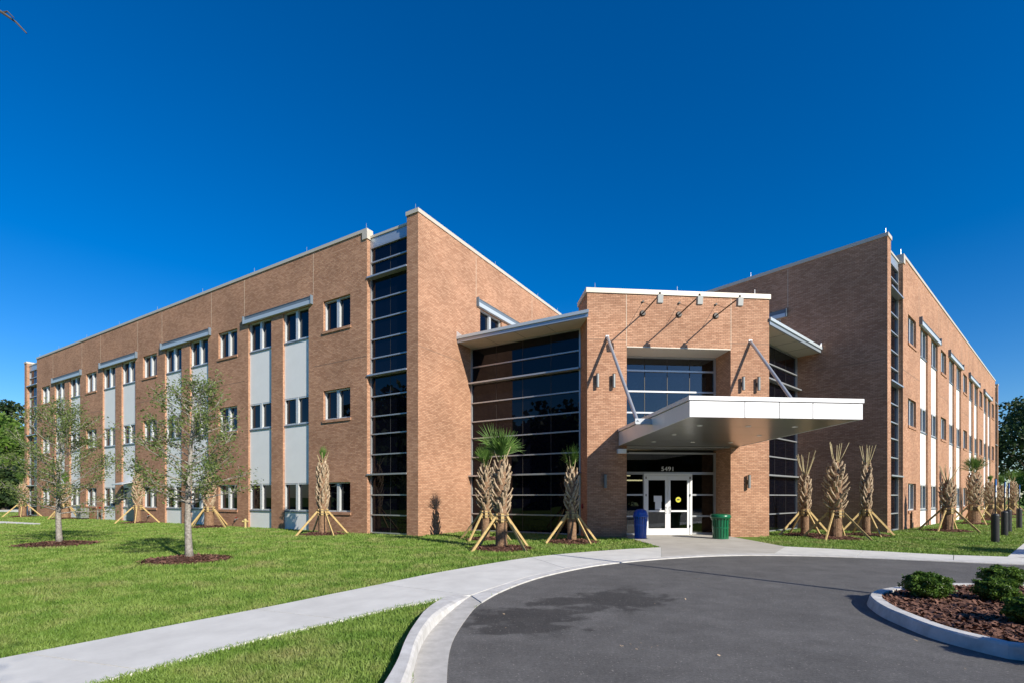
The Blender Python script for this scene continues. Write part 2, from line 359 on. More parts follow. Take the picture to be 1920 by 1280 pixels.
def window(fr, s0, s1, z0, z1, d, sill=True, metal_sill=False):
    w = empty('window', fr((s0 + s1) / 2, d, z0), bld)
    f = MB(); jw = .055
    f.box(fr, s0, s0 + jw, d, d + .13, z0, z1); f.box(fr, s1 - jw, s1, d, d + .13, z0, z1)
    f.box(fr, s0 + jw, s1 - jw, d + .003, d + .13, z1 - .06, z1); f.box(fr, s0 + jw, s1 - jw, d + .003, d + .13, z0, z0 + .07)
    part('frame', f, M_FRAME, w)
    c = (s0 + s1) / 2
    part('mullion', MB().box(fr, c - .09, c - .01, d - .012, d + .13, z0 + .005, z1 - .005).box(fr, c + .01, c + .09, d - .012, d + .13, z0 + .005, z1 - .005).box(fr, c - .01, c + .01, d + .02, d + .12, z0 + .01, z1 - .01), M_FRAME, w)
    for a, b in ((s0 + jw, c - .09), (c + .09, s1 - jw)):
        part('pane', MB().box(fr, a, b, d + .10, d + .125, z0 + .07, z1 - .06), M_GLASS, w)
    if sill: part('sill', MB().box(fr, s0 - .05, s1 + .05, -.045, d, z0 - .13, z0 - .004), M_BRICK, w)
    if metal_sill: part('sill', MB().box(fr, s0 + .004, s1 - .004, d - .045, d + .01, z0 - .06, z0 - .003), M_SHADE2, w)
    return w
def sunshade(fr, s0, s1, z0=11.08, z1=11.5):
    part('sunshade', MB().box(fr, s0 + .05, s1 - .05, -.04, .0, z0 + .19, z1 - .015), M_SHADE2)
    part('sunshade', MB().box(fr, s0 + .05, s1 - .05, -.13, .0, z0, z0 + .19), M_SHADE)
    part('sunshade', MB().box(fr, s0, s0 + .05, -.15, .0, z0 - .005, z1 + .005).box(fr, s1 - .05, s1, -.15, .0, z0 - .005, z1 + .005)
         .box(fr, s0 + .05, s1 - .05, -.06, .0, z1 - .015, z1), M_SHADE2)

GRID = [.06, .86, 1.76, 2.68, 3.58, 4.5, 5.3, 6.2, 7.14, 7.93, 8.76, 9.66, 10.55, 11.53, 12.25]
LEDGE = (2.68, 7.14, 11.53)
def glazing(name, fr, s0, s1, ztop, cols, d=.2, verts=True, edge=True, ledge_ext=(0, 0), glass=None, label=None):
    """storefront glazing: panes in a grid of transoms, with deeper ledges at the floors"""
    cw = empty(name, fr((s0 + s1) / 2, d, 0), bld)
    if label: cw['label'] = label
    zs = [z for z in GRID if z < ztop - .2] + [ztop]
    cs = [s0 + (s1 - s0) * i / cols for i in range(cols + 1)]
    for i in range(cols):
        for j in range(len(zs) - 1):
            tilt = random.uniform(-.003, .003); t2 = random.uniform(-.003, .003)
            a, b, c, e = cs[i] + .006, cs[i + 1] - .006, zs[j] + .02, zs[j + 1] - .02
            part('pane', MB().hexa([fr(a, d + .05 + tilt, c), fr(b, d + .05 - tilt, c), fr(b, d + .075 - tilt, c), fr(a, d + .075 + tilt, c),
                                    fr(a, d + .05 + tilt + t2, e), fr(b, d + .05 - tilt + t2, e), fr(b, d + .075 - tilt + t2, e), fr(a, d + .075 + tilt + t2, e)]), glass or M_GLASS, cw)
    for z in zs:
        if any(abs(z - l) < .01 for l in LEDGE):
            part('ledge', MB().box(fr, s0 - ledge_ext[0], s1 + ledge_ext[1], d - .24, d + .07, z - .035, z + .035), M_ALU, cw)
        else:
            part('transom', MB().box(fr, s0 + .05, s1 - .05, d - .03, d + .07, z - .027, z + .027), M_ALU, cw)
    if edge:
        for a in (s0, s1 - .07):
            part('jamb', MB().box(fr, a, a + .07, d - .022, d + .08, .03, ztop + .03), M_ALU, cw)
    if verts:
        for s in cs[1:-1]:
            part('mullion', MB().box(fr, s - .012, s + .012, d + .045, d + .09, .06, ztop), M_DARKM, cw)
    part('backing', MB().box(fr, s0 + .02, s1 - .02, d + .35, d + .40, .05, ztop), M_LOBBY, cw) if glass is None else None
    return cw

def lightning_rod(p): part('lightning_rod', MB().tube([p, p + Vector((0, 0, .33))], [.013, .008], 5), M_ALU)

def wing(WF, FF, panels_extra):
    per = 9.1
    singles = [4.12 + per * k for k in range(5)]; groups = [6.76 + per * k for k in range(4)]
    FLZ = ((.96, 2.37), (5.36, 6.77), (9.6, 11.05))
    holes = [(s, s + 1.88, a, b, .11) for s in singles for a, b in FLZ]
    for g in groups: holes += [(g + .33, g + 2.37, 0, 11.08, .10), (g + 3.35, g + 5.40, 0, 11.08, .10)]
    part('brick_wall', holed_wall(WF, 3.03, 43.49, 0, TOP, holes, edge0=.32, edge1=.32), M_BRICK)
    for s in singles:
        for a, b in FLZ: window(WF, s, s + 1.88, a, b, .11)
    for g in groups:
        for a, b in ((g + .33, g + 2.37), (g + 3.35, g + 5.40)):
            for z0, z1 in ((.96, 2.36), (5.34, 6.70), (9.56, 11.08)): window(WF, a, b, z0, z1, .10, False, True)
            for z0, z1 in ((0, .95), (2.37, 5.33), (6.71, 9.55)):
                part('wall_panel', MB().box(WF, a, b, .10, .16, z0 + .004, z1), M_PANEL)
        sunshade(WF, g, g + 5.75)
        for s in (g - .02, g + 5.77):
            part('control_joint', MB().box(WF, s - .013, s + .013, -.004, .01, 11.55, TOP - .06), M_CAULK)
    for s0, s1 in zip([3.03] + [g + 5.75 for g in groups], groups + [43.49]):
        part('relief_joint', MB().box(WF, s0 + .02, s1 - .02, -.003, .01, 8.02, 8.045), M_JOINT)
    # fins at both ends of the outer facade
    part('brick_wall', MB().quad(WF(0, 0, 0), WF(.63, 0, 0), WF(.63, 0, TOP), WF(0, 0, TOP)).quad(WF(.63, 0, 0), WF(.63, .32, 0), WF(.63, .32, TOP), WF(.63, 0, TOP)), M_BRICK)
    part('brick_wall', MB().box(WF, 45.95, WLEN, 0, WDEP, 0, TOP), M_BRICK)
    # end wall towards the entrance
    fg = 4.27
    fh = [(fg + .33, fg + 2.37, 9.56, 11.08, .10), (fg + 3.35, fg + 5.40, 9.56, 11.08, .10)]
    part('brick_wall', holed_wall(FF, 0, WDEP, 0, TOP, fh), M_BRICK)
    for h in fh: window(FF, h[0], h[1], h[2], h[3], .10, False, True)
    sunshade(FF, fg, fg + 5.75)
    for s in (fg - .02, fg + 5.77): part('control_joint', MB().box(FF, s - .013, s + .013, -.004, .01, 11.55, TOP - .06), M_CAULK)
    part('relief_joint', MB().box(FF, .03, 3.0, -.003, .01, 8.02, 8.04), M_JOINT)
    part('brick_wall', MB().quad(WF(0, WDEP, 0), WF(WLEN, WDEP, 0), WF(WLEN, WDEP, TOP), WF(0, WDEP, TOP)), M_BRICK)   # rear
    # copings
    z0, z1 = TOP, TOP + .15
    part('coping', MB().box(WF, 3.0, 43.52, -.04, .33, z0, z1), M_COPING)
    part('coping', MB().box(WF, 2.98, 3.30, -.045, .335, z0 - .32, z0), M_COPING)
    part('coping', MB().box(WF, -.04, .67, -.04, .34, z0, z1 + .02), M_COPING)
    part('coping', MB().box(FF, .34, WDEP + .04, -.04, .3, z0, z1 + .02), M_COPING)
    part('coping', MB().box(WF, 45.9, WLEN + .04, -.04, WDEP, z0, z1), M_COPING)
    part('coping', MB().box(WF, .3, 45.9, WDEP - .3, WDEP + .04, z0, z1), M_COPING)
    # recessed glazed corners
    for k, (a, b) in enumerate(((.63, 3.03), (43.49, 45.95))):
        glazing('curtain_wall', WF, a, b, 12.92, 2, ledge_ext=(-.01, -.01))
        part('spandrel', MB().box(WF, a + .005, b - .005, .19, .3, 12.97, 13.36), M_SPAND)
        part('coping', MB().box(WF, a + .003, b - .003, .15, .5, 13.37, 13.47), M_COPING)
    part('roof', MB().box(WF, .3, 46.2, .34, WDEP - .32, 13.05, 13.2), M_ROOF)
    for s in (.25, 3.2, 7.4, 11.8, 17, 22.5, 28, 33.5, 39, 43.2): lightning_rod(WF(s, .12, z1))
    for s in (6.2, 11, 13.8): lightning_rod(FF(s, .12, z1))
wing(WL, FL, 0); wing(WR, FR, 1)

# glazed links between wings and portal: frame (v away from the end wall, s along it)
def hit_v(s, side):                              # distance from the end wall to the portal flank at s
    o, ds, nn = (C1, dF, -dL) if side == 0 else (C2, dD, -dR)
    e = E0 if side == 0 else E0 + dE * 7.746
    p = o + ds * s
    # p + nn*v = e + dB*t
    det = nn.x * (-dB.y) - nn.y * (-dB.x); rx, ry = e.x - p.x, e.y - p.y
    return (rx * (-dB.y) - ry * (-dB.x)) / det
for side, WF in ((0, WL), (1, WR)):
    LK = (lambda f: (lambda v, s, z: f(-v, s, z)))(WF)
    sg = 3.81; ve = hit_v(sg, side)
    glazing('curtain_wall', lambda v, d, z: LK(v, d + sg - .2, z), .0, ve, 8.82, 4, ledge_ext=(-.005, -.005))
    def poly(s0, s1, gap): return [LK(.0 + .004, s0, 0).to_2d(), LK(hit_v(s0, side) - gap, s0, 0).to_2d(), LK(hit_v(s1, side) - gap, s1, 0).to_2d(), LK(.004, s1, 0).to_2d()]
    rf = part('roof', MB().prism(poly(2.80, 9.5, .02), 8.94, 9.06), M_ROOF)
    part('soffit', MB().prism(poly(2.78, 3.86, .012), 8.86, 8.938), M_SOFFIT)
    for k in range(1, 4): 
        v = hit_v(3.3, side) * k / 4; part('soffit_joint', MB().box(LK, v - .006, v + .006, 2.79, 3.82, 8.854, 8.87), M_DARKM)
    part('fascia', MB().hexa([LK(a, b, z) for z in (8.85, 9.0) for a, b in ((.004, 2.70), (hit_v(2.7, side) - .01, 2.70), (hit_v(2.78, side) - .01, 2.778), (.004, 2.778))]), M_SPAND)
    part('fascia', MB().hexa([LK(a, b, z) for z in (9.004, 9.13) for a, b in ((-.0 + .004, 2.64), (hit_v(2.64, side) - .01, 2.64), (hit_v(2.78, side) - .01, 2.79), (.004, 2.79))]), M_SHADE)
    part('roof_crest', MB().hexa([LK(a, b, z) for z in (9.135, 9.36) for a, b in ((.004, 2.66), (.30, 2.66), (.30, 2.70), (.004, 2.70))][:4] + [LK(a, b, 9.36) for a, b in ((.004, 2.66), (.02, 2.66), (.02, 2.70), (.004, 2.70))]), M_WHITEP)
part('roof', MB().box(EP, .05, 7.7, 1.56, 13.5, 8.88, 9.03), M_ROOF)

# ------------------------------------------------------------------ entrance portal
PW, PZ, OL, OR_, OT, RD = 7.746, 9.90, 1.637, 6.065, 7.79, 1.24
wall = MB()
for a, b, c, d in ((0, OL, 0, PZ), (OR_, PW, 0, PZ), (OL, OR_, OT, PZ)): wall.quad(EP(a, 0, c), EP(b, 0, c), EP(b, 0, d), EP(a, 0, d))
for u in (0, PW): wall.quad(EP(u, 0, 0), EP(u, 1.55, 0), EP(u, 1.55, PZ), EP(u, 0, PZ))
for u in (OL, OR_): wall.quad(EP(u, 0, 0), EP(u, RD + .2, 0), EP(u, RD + .2, OT), EP(u, 0, OT))
wall.quad(EP(0, 1.55, 8.8), EP(PW, 1.55, 8.8), EP(PW, 1.55, PZ), EP(0, 1.55, PZ))
part('brick_wall', wall, M_BRICK)
part('soffit', MB().box(EP, OL + .004, OR_ - .004, .02, RD + .1, OT - .03, OT - .004), M_SOFFIT)
part('lintel', MB().box(EP, OL, OR_, -.006, .03, OT - .035, OT - .001), M_COPING)
part('coping', MB().box(EP, -.05, PW + .05, -.05, 1.6, PZ, PZ + .19), M_COPING)
for u in (OL - .013, OR_ + .013):
    part('control_joint', MB().box(EP, u - .013, u + .013, -.004, .01, OT + .02, PZ - .02), M_CAULK)
for a, b in ((.01, OL - .02), (OR_ + .02, PW - .01)): part('relief_joint', MB().box(EP, a, b, -.003, .01, 8.02, 8.04), M_JOINT)
for u in (.4, 3.9, 7.3): lightning_rod(EP(u, .3, PZ + .19))
# upper glazing over the canopy
def pane_grid(name, us, zs, glass):
    g = empty(name, EP((us[0] + us[-1]) / 2, RD, zs[0]), bld)
    for i in range(len(us) - 1):
        for j in range(len(zs) - 1):
            part('pane', MB().box(EP, us[i] + .02, us[i + 1] - .02, RD + .03, RD + .05, zs[j] + .02, zs[j + 1] - .02), glass, g)
    for z in zs: part('transom', MB().box(EP, us[0] + .02, us[-1] - .02, RD - .035, RD + .08, z - .035, z + .035), M_ALU, g)
    for u in us[1:-1]: part('mullion', MB().box(EP, u - .014, u + .014, RD + .02, RD + .075, zs[0], zs[-1]), M_DARKM, g)
    for u in (us[0], us[-1]): part('jamb', MB().box(EP, u - .045, u + .045, RD - .03, RD + .085, zs[0] - .03, zs[-1] + .03), M_ALU, g)
    return g
up = pane_grid('upper_glazing', [OL + .05, 2.85, 3.87, 4.88, OR_ - .05], [4.5, 5.32, 6.24, 7.14, 7.72], M_CLEAR)
for a, b in ((OL + .15, 2.62), (2.98, 3.7), (4.0, 4.72), (5.05, 5.75)):
    part('roller_shade', MB().box(EP, a, b, RD + .25, RD + .27, 6.05, 6.98), M_SHADECL, up)
low = pane_grid('transom_light', [OL + .05, OR_ - .05], [2.72, 3.57], M_CLEAR)
for a, b in ((OL + .05, 2.82), (4.93, OR_ - .05)): pane_grid('side_light', [a, b], [.07, .83, 1.76, 2.68], M_CLEAR)
dj = empty('door_frame', EP(3.87, RD, 0), bld)
for a, b, c, d in ((2.79, 2.88, 0, 2.68), (4.87, 4.96, 0, 2.68), (2.88, 4.87, 2.60, 2.69)): part('rail', MB().box(EP, a, b, RD - .06, RD + .09, c, d), M_WHITEP, dj)
for a, b, hs in ((2.89, 3.868, 1), (3.882, 4.86, -1)):
    dr = empty('entrance_door', EP((a + b) / 2, RD, 0), bld)
    part('stile', MB().box(EP, a, a + .11, RD - .03, RD + .03, .02, 2.59).box(EP, b - .11, b, RD - .03, RD + .03, .02, 2.59), M_WHITEP, dr)
    for c, d in ((.02, .30), (2.40, 2.59)): part('rail', MB().box(EP, a + .11, b - .11, RD - .028, RD + .028, c, d), M_WHITEP, dr)
    part('push_bar', MB().box(EP, a + .11, b - .11, RD - .05, RD + .05, 1.02, 1.09), M_WHITEP, dr)
    part('glass', MB().box(EP, a + .11, b - .11, RD - .006, RD + .006, .30, 2.40), M_CLEAR, dr)
    u = b - .055 if hs > 0 else a + .055
    part('handle', MB().tube([EP(u, RD - .03, .95), EP(u - .03 * hs, RD - .09, .99), EP(u - .05 * hs, RD - .09, 1.1), EP(u - .03 * hs, RD - .09, 1.21), EP(u, RD - .03, 1.25)], .014, 6), M_ALU, dr)
    for z in (.35, 1.7, 2.45): part('hinge', MB().box(EP, a - .025 if hs > 0 else b - .01, a + .01 if hs > 0 else b + .025, RD - .075, RD - .03, z, z + .1), M_DARKM, dr)
    if hs > 0:
        part('notice', MB().box(EP, a + .42, a + .70, RD - .012, RD - .008, 1.12, 1.48), M_PAPER, dr)
        part('notice', MB().box(EP, a + .36, a + .72, RD - .014, RD - .0125, 1.46, 1.72), M_PAPER, dr)
    else:
        st = MB(); n = 20; c0 = (a + .47, 1.55)
        st.v = [tuple(EP(c0[0] + .12 * math.cos(2 * math.pi * i / n), RD - .012, c0[1] + .12 * math.sin(2 * math.pi * i / n))) for i in range(n)]; st.f = [tuple(range(n))]
        part('sticker', st, M_STICK, dr)['label'] = 'round yellow sticker'
        part('sticker_mark', MB().box(EP, c0[0] - .06, c0[0] + .06, RD - .0135, RD - .0125, c0[1] - .03, c0[1] + .03), M_DARKM, dr)
# street number
cu = bpy.data.curves.new('house_number', 'FONT'); cu.body = '5491'; cu.size = .27; cu.extrude = .012; cu.align_x = 'CENTER'; cu.space_character = 1.08
to = bpy.data.objects.new('tmp_text', cu); col.objects.link(to); bpy.context.view_layer.update()
me = bpy.data.meshes.new_from_object(to.evaluated_get(bpy.context.evaluated_depsgraph_get())); bpy.data.objects.remove(to); bpy.data.curves.remove(cu)
for v in me.vertices: v.co.x *= 1.05
me.materials.clear(); me.materials.append(M_WHITEP)
hn = bpy.data.objects.new('house_number', me); col.objects.link(hn); hn.parent = bld
hn.location = EP(3.87, RD - .03, 2.80) - W(bld); hn.rotation_euler = (R(90), 0, math.atan2(dE.y, dE.x)); hn['label'] = 'white street number 5491 over the doors'
# lobby behind the glass
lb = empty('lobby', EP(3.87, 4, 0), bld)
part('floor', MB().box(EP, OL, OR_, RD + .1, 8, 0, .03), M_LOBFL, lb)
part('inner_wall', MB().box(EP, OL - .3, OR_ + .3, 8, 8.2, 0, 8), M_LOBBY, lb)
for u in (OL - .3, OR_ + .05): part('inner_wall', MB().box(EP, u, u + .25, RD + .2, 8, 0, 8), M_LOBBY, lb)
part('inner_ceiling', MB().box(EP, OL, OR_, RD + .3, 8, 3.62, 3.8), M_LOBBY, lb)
part('light_strip', MB().box(EP, OL, 4.5, 5.2, 5.3, 2.50, 2.56), M_LAMPON, lb)
part('light_strip', MB().box(EP, OL, 3.2, 4.2, 4.28, 2.70, 2.74), M_LAMPON, lb)

# canopy
CU0, CU1, CF = 1.30, 6.43, -6.45
cn = empty('canopy', EP(3.87, -3, 3.76), bld)
def cz(t, top): k = t / CF; return (4.43 + .03 * k) if top else (3.76 + .13 * k)
core = MB()
core.hexa([EP(u, t, cz(t, False) + .02) for u, t in ((CU0 + .03, CF + .03), (CU1 - .03, CF + .03), (CU1 - .03, -.005), (CU0 + .03, -.005))] +
          [EP(u, t, cz(t, True) - .13) for u, t in ((CU0 + .03, CF + .03), (CU1 - .03, CF + .03), (CU1 - .03, -.005), (CU0 + .03, -.005))])
part('deck', core, M_DARKM, cn)
part('deck', MB().box(EP, OL + .01, OR_ - .01, .0, RD - .04, 3.8, 4.40), M_SOFFIT, cn)
for a, b in ((0, .25), (.25, .5), (.5, .75), (.75, 1)):
    t0, t1 = CF * b + .006, CF * a - .006 - (.0 if a else .01)
    sm = MB().hexa([EP(u, t, cz(t, False)) for u, t in ((CU0 + .02, t0), (CU1 - .02, t0), (CU1 - .02, t1), (CU0 + .02, t1))] + [EP(u, t, cz(t, False) + .018) for u, t in ((CU0 + .02, t0), (CU1 - .02, t0), (CU1 - .02, t1), (CU0 + .02, t1))])
    part('soffit_panel', sm, M_CANS, cn)
part('soffit_panel', MB().box(EP, OL + .02, OR_ - .02, .01, RD - .05, 3.70, 3.74), M_CANS, cn)
us = [CU0, CU0 + 1.60, CU0 + 2.62, CU0 + 3.62, CU1]
for a, b in zip(us[:-1], us[1:]):
    part('fascia_panel', MB().box(EP, a + (.013 if a > CU0 else 0), b - (.013 if b < CU1 else 0), CF - .02, CF + .02, cz(CF, False) - .01, cz(CF, True) - .14), M_CANW, cn)
part('fascia_trim', MB().box(EP, CU0 - .03, CU1 + .03, CF - .045, CF + .05, cz(CF, True) - .115, cz(CF, True)), M_CANW, cn)
ts = [CF + .022, -4.75, -3.3, -2.0, -1.0, -.45, -.01]
for u, sg_ in ((CU0, -1), (CU1, 1)):
    for a, b in zip(ts[:-1], ts[1:]):
        x0, x1 = sorted((u, u - sg_ * .03))
        part('fascia_panel', MB().hexa([EP(x, t, cz(t, False) - .01) for x, t in ((x0, a + .005), (x1, a + .005), (x1, b - .005), (x0, b - .005))] + [EP(x, t, cz(t, True) - .14) for x, t in ((x0, a + .005), (x1, a + .005), (x1, b - .005), (x0, b - .005))]), M_CANW, cn)
    x0, x1 = sorted((u + sg_ * .03, u - sg_ * .05))
    part('fascia_trim', MB().hexa([EP(x, t, cz(t, True) - .115) for x, t in ((x0, CF + .052), (x1, CF + .052), (x1, -.005), (x0, -.005))] + [EP(x, t, cz(t, True)) for x, t in ((x0, CF + .052), (x1, CF + .052), (x1, -.005), (x0, -.005))]), M_CANW, cn)
part('canopy_roof', MB().hexa([EP(u, t, cz(t, True) - .06) for u, t in ((CU0 + .055, CF + .055), (CU1 - .055, CF + .055), (CU1 - .055, -.005), (CU0 + .055, -.005))] + [EP(u, t, cz(t, True) - .02) for u, t in ((CU0 + .055, CF + .055), (CU1 - .055, CF + .055), (CU1 - .055, -.005), (CU0 + .055, -.005))]), M_ROOF, cn)
for u, t in ((2.3, -5.0), (2.3, -3.1), (2.3, -1.2), (3.87, -5.0), (3.87, -1.2), (5.4, -5.0), (5.4, -3.1), (5.4, -1.2)):
    part('downlight', MB().lathe([(.075, 0), (.085, .008), (.085, .02)], 16, EP(u, t, cz(t, False) - .014)), M_WHITEP, cn)
for u, s_ in ((.83, 1), (6.92, -1)):
    foot = EP(u, -3.6, 4.16); head = EP(u, -.02, 8.12)
    part('strut', MB().tube([foot, head], .06, 14), M_ALU, cn)
    part('strut_plate', MB().box(EP, u - .07, u + .07, -.02, -.002, 8.02, 8.2), M_ALU, cn)
    e = CU0 if s_ > 0 else CU1
    x0, x1 = sorted((u - .09 * s_, e))
    part('bracket', MB().box(EP, x0, x1, -3.68, -3.52, 4.08, 4.11).box(EP, x0, x1, -3.615, -3.585, 4.11, 4.28), M_ALU, cn)

# ------------------------------------------------------------------ lamps on the portal (things)
def sign_lamp(u, label):
    o = empty('sign_lamp', EP(u, 0, 9.15)); tag(o, label, 'lamp', 'arm lamps over the entrance')
    part('wall_plate', MB().tube([EP(u, -.003, 9.13), EP(u, -.07, 9.13)], [.13, .10], 14), M_DARKM, o)
    part('arm', MB().tube([EP(u, -.05, 9.13), EP(u, -1.82, 9.17)], .025, 8), M_DARKM, o)
    part('stay', MB().tube([EP(u, -.01, 9.60), EP(u, -.75, 9.18)], .008, 5), M_DARKM, o)
    part('stay_plate', MB().tube([EP(u, -.003, 9.60), EP(u, -.06, 9.60)], .045, 10), M_DARKM, o)
    part('yoke', MB().tube([EP(u, -1.82, 9.13), EP(u, -1.82, 9.24)], .04, 8), M_DARKM, o)
    hd = MB(); hd.hexa([EP(u + a, -1.82 + b, 8.84) for a, b in ((-.10, -.06), (.10, -.06), (.10, .10), (-.10, .10))] + [EP(u + a, -1.82 + b, 9.14) for a, b in ((-.10, -.09), (.10, -.09), (.10, .06), (-.10, .06))])
    part('head', hd, M_GREYM, o)
sign_lamp(2.306, 'arm lamp on the portal, above the left strut head')
sign_lamp(3.84, 'middle arm lamp of three over the entrance portal')
sign_lamp(5.418, 'arm lamp on the portal, nearest the dark unlit brick wall')
def sconce(u, z, label, grp='cylinder sconces on the entrance piers'):
    o = empty('wall_sconce', EP(u, 0, z - .27)); tag(o, label, 'wall lamp', grp)
    part('body', MB().tube([EP(u, -.12, z - .27), EP(u, -.12, z + .27)], .062, 14), M_GREYM, o)
    part('mount', MB().box(EP, u - .035, u + .035, -.065, -.002, z - .08, z + .08), M_DARKM, o)
    part('rim', MB().tube([EP(u, -.12, z + .272), EP(u, -.12, z + .285)], .066, 14), M_DARKM, o)
for u, n in ((.40, 'outer of the two sconces high on the left brick pier'), (1.07, 'inner of the two sconces high on the left brick pier'), (6.55, 'inner of the two sconces high on the right brick pier'), (7.22, 'outer of the two sconces high on the right brick pier')): sconce(u, 6.35, n)
sconce(.72, 2.3, 'single low sconce on the shaded left entrance pier'); sconce(6.8, 2.3, 'single low sconce on the sunlit right entrance pier')
o = empty('security_camera', EP(1.36, 0, 3.38)); tag(o, 'white box security camera under the canopy on the left pier', 'camera')
part('housing', MB().box(EP, 1.2, 1.55, -.25, -.08, 3.42, 3.6), M_WHITEP, o); part('arm', MB().box(EP, 1.33, 1.42, -.09, -.002, 3.46, 3.54), M_GREYM, o)
part('lens_hood', MB().box(EP, 1.551, 1.66, -.22, -.11, 3.45, 3.56), M_DARKM, o)

# ------------------------------------------------------------------ small things along the walls
def cyl_thing(): pass
def hydrant(p, label):
    o = empty('standpipe', p); tag(o, label, 'standpipe')
    part('barrel', MB().lathe([(.08, 0), (.08, .03), (.05, .05), (.05, .36), (.07, .38), (.07, .43), (.055, .48), (.02, .51)], 12, p), M_YEL, o)
    part('outlet', MB().tube([p + Vector((-.15, -.03, .36)), p + Vector((.15, .03, .36))], .045, 10), M_YEL, o)
hydrant(gp(460, 989), 'yellow standpipe standing in the grass by the brick wall')
def spigot(s, label):
    p = WL(s, 0, .45); o = empty('wall_spigot', p); tag(o, label, 'spigot')
    part('pipe', MB().tube([p + Vector((0, 0, 0)), WL(s, -.14, .45), WL(s, -.17, .38)], .025, 8), M_GREYM, o)
    part('wheel', MB().tube([WL(s, -.10, .47), WL(s, -.10, .55)], [.02, .05], 8), M_RED, o)
spigot(13.15, 'wall spigot beside the yellow standpipe'); spigot(23.2, 'lone wall spigot between two ground floor windows')
p = WL(32.2, -.55, 0); o = empty('utility_cabinet', p); tag(o, 'pale grey utility cabinet against the white panel', 'cabinet')
part('box', MB().box(WL, 32.0, 32.8, -.75, -.25, .12, .85), M_GREYM, o); part('base', MB().box(WL, 32.03, 32.77, -.72, -.3, 0, .12), M_DARKM, o)
for k in range(3): part('louvre', MB().box(WL, 32.1, 32.45, -.762, -.75, .3 + .17 * k, .4 + .17 * k), M_DARKM, o)
p = WL(30.1, -.3, 0); o = empty('pipe_manifold', p); tag(o, 'grey pipe manifold at the foot of the brick wall', 'pipes')
part('riser', MB().tube([WL(29.8, -.25, 0), WL(29.8, -.25, .7), WL(30.2, -.25, .75)], .04, 8), M_GREYM, o); part('riser', MB().tube([WL(30.5, -.25, 0), WL(30.5, -.25, .75), WL(30.2, -.25, .75)], .04, 8), M_GREYM, o)
part('valve', MB().tube([WL(30.15, -.25, .75), WL(30.15, -.25, .95)], [.03, .08], 8), M_RED, o)
p = WL(44.2, -.4, 0); o = empty('vent_pipe', p); tag(o, 'slim white vent pipe at the far corner of the building', 'pipe')
part('pipe', MB().tube([p, p + Vector((0, 0, 1.25))], .05, 10), M_WHITEP, o); part('cap', MB().lathe([(.05, 0), (.085, .02), (.085, .12), (.03, .16)], 10, p + Vector((0, 0, 1.25))), M_WHITEP, o)
for (s, g) in ((4.55, 0), (13.9, 1)):
    p = WR(s, 0, 0); o = empty('downspout', p); tag(o, 'dark downspout under the corner window of the sunlit wing' if g == 0 else 'dark downspout behind the leaning palm braces', 'pipe')
    part('pipe', MB().box(WR, s, s + .09, -.09, -.004, 0, .93), M_DARKM, o); part('strap', MB().box(WR, s - .02, s + .11, -.10, -.003, .5, .54), M_GREYM, o)
    p2 = WR(s - .55, 0, .3)
# side door with awning in the long facade
g = 6.76 + 9.1 * 2
sdr = empty('side_door', WL(g + 1.35, 0, 0), bld)
part('leaf', MB().box(WL, g + .55, g + 1.75, .05, .098, .02, 2.2), M_GREYM, sdr); part('handle', MB().box(WL, g + 1.62, g + 1.68, .0, .05, .95, 1.15), M_ALU, sdr)
part('awning', MB().hexa([WL(s, d, z) for s, d, z in ((g + .42, -.75, 2.5), (g + 1.95, -.75, 2.5), (g + 1.95, .09, 2.72), (g + .42, .09, 2.72))] + [WL(s, d, z + .05) for s, d, z in ((g + .42, -.75, 2.5), (g + 1.95, -.75, 2.5), (g + 1.95, .09, 2.72), (g + .42, .09, 2.72))]), M_SHADE, sdr)
for k in range(4): part('awning_rib', MB().tube([WL(g + .48 + .47 * k, -.74, 2.49), WL(g + .48 + .47 * k, .09, 2.69)], .025, 6), M_DARKM, sdr)

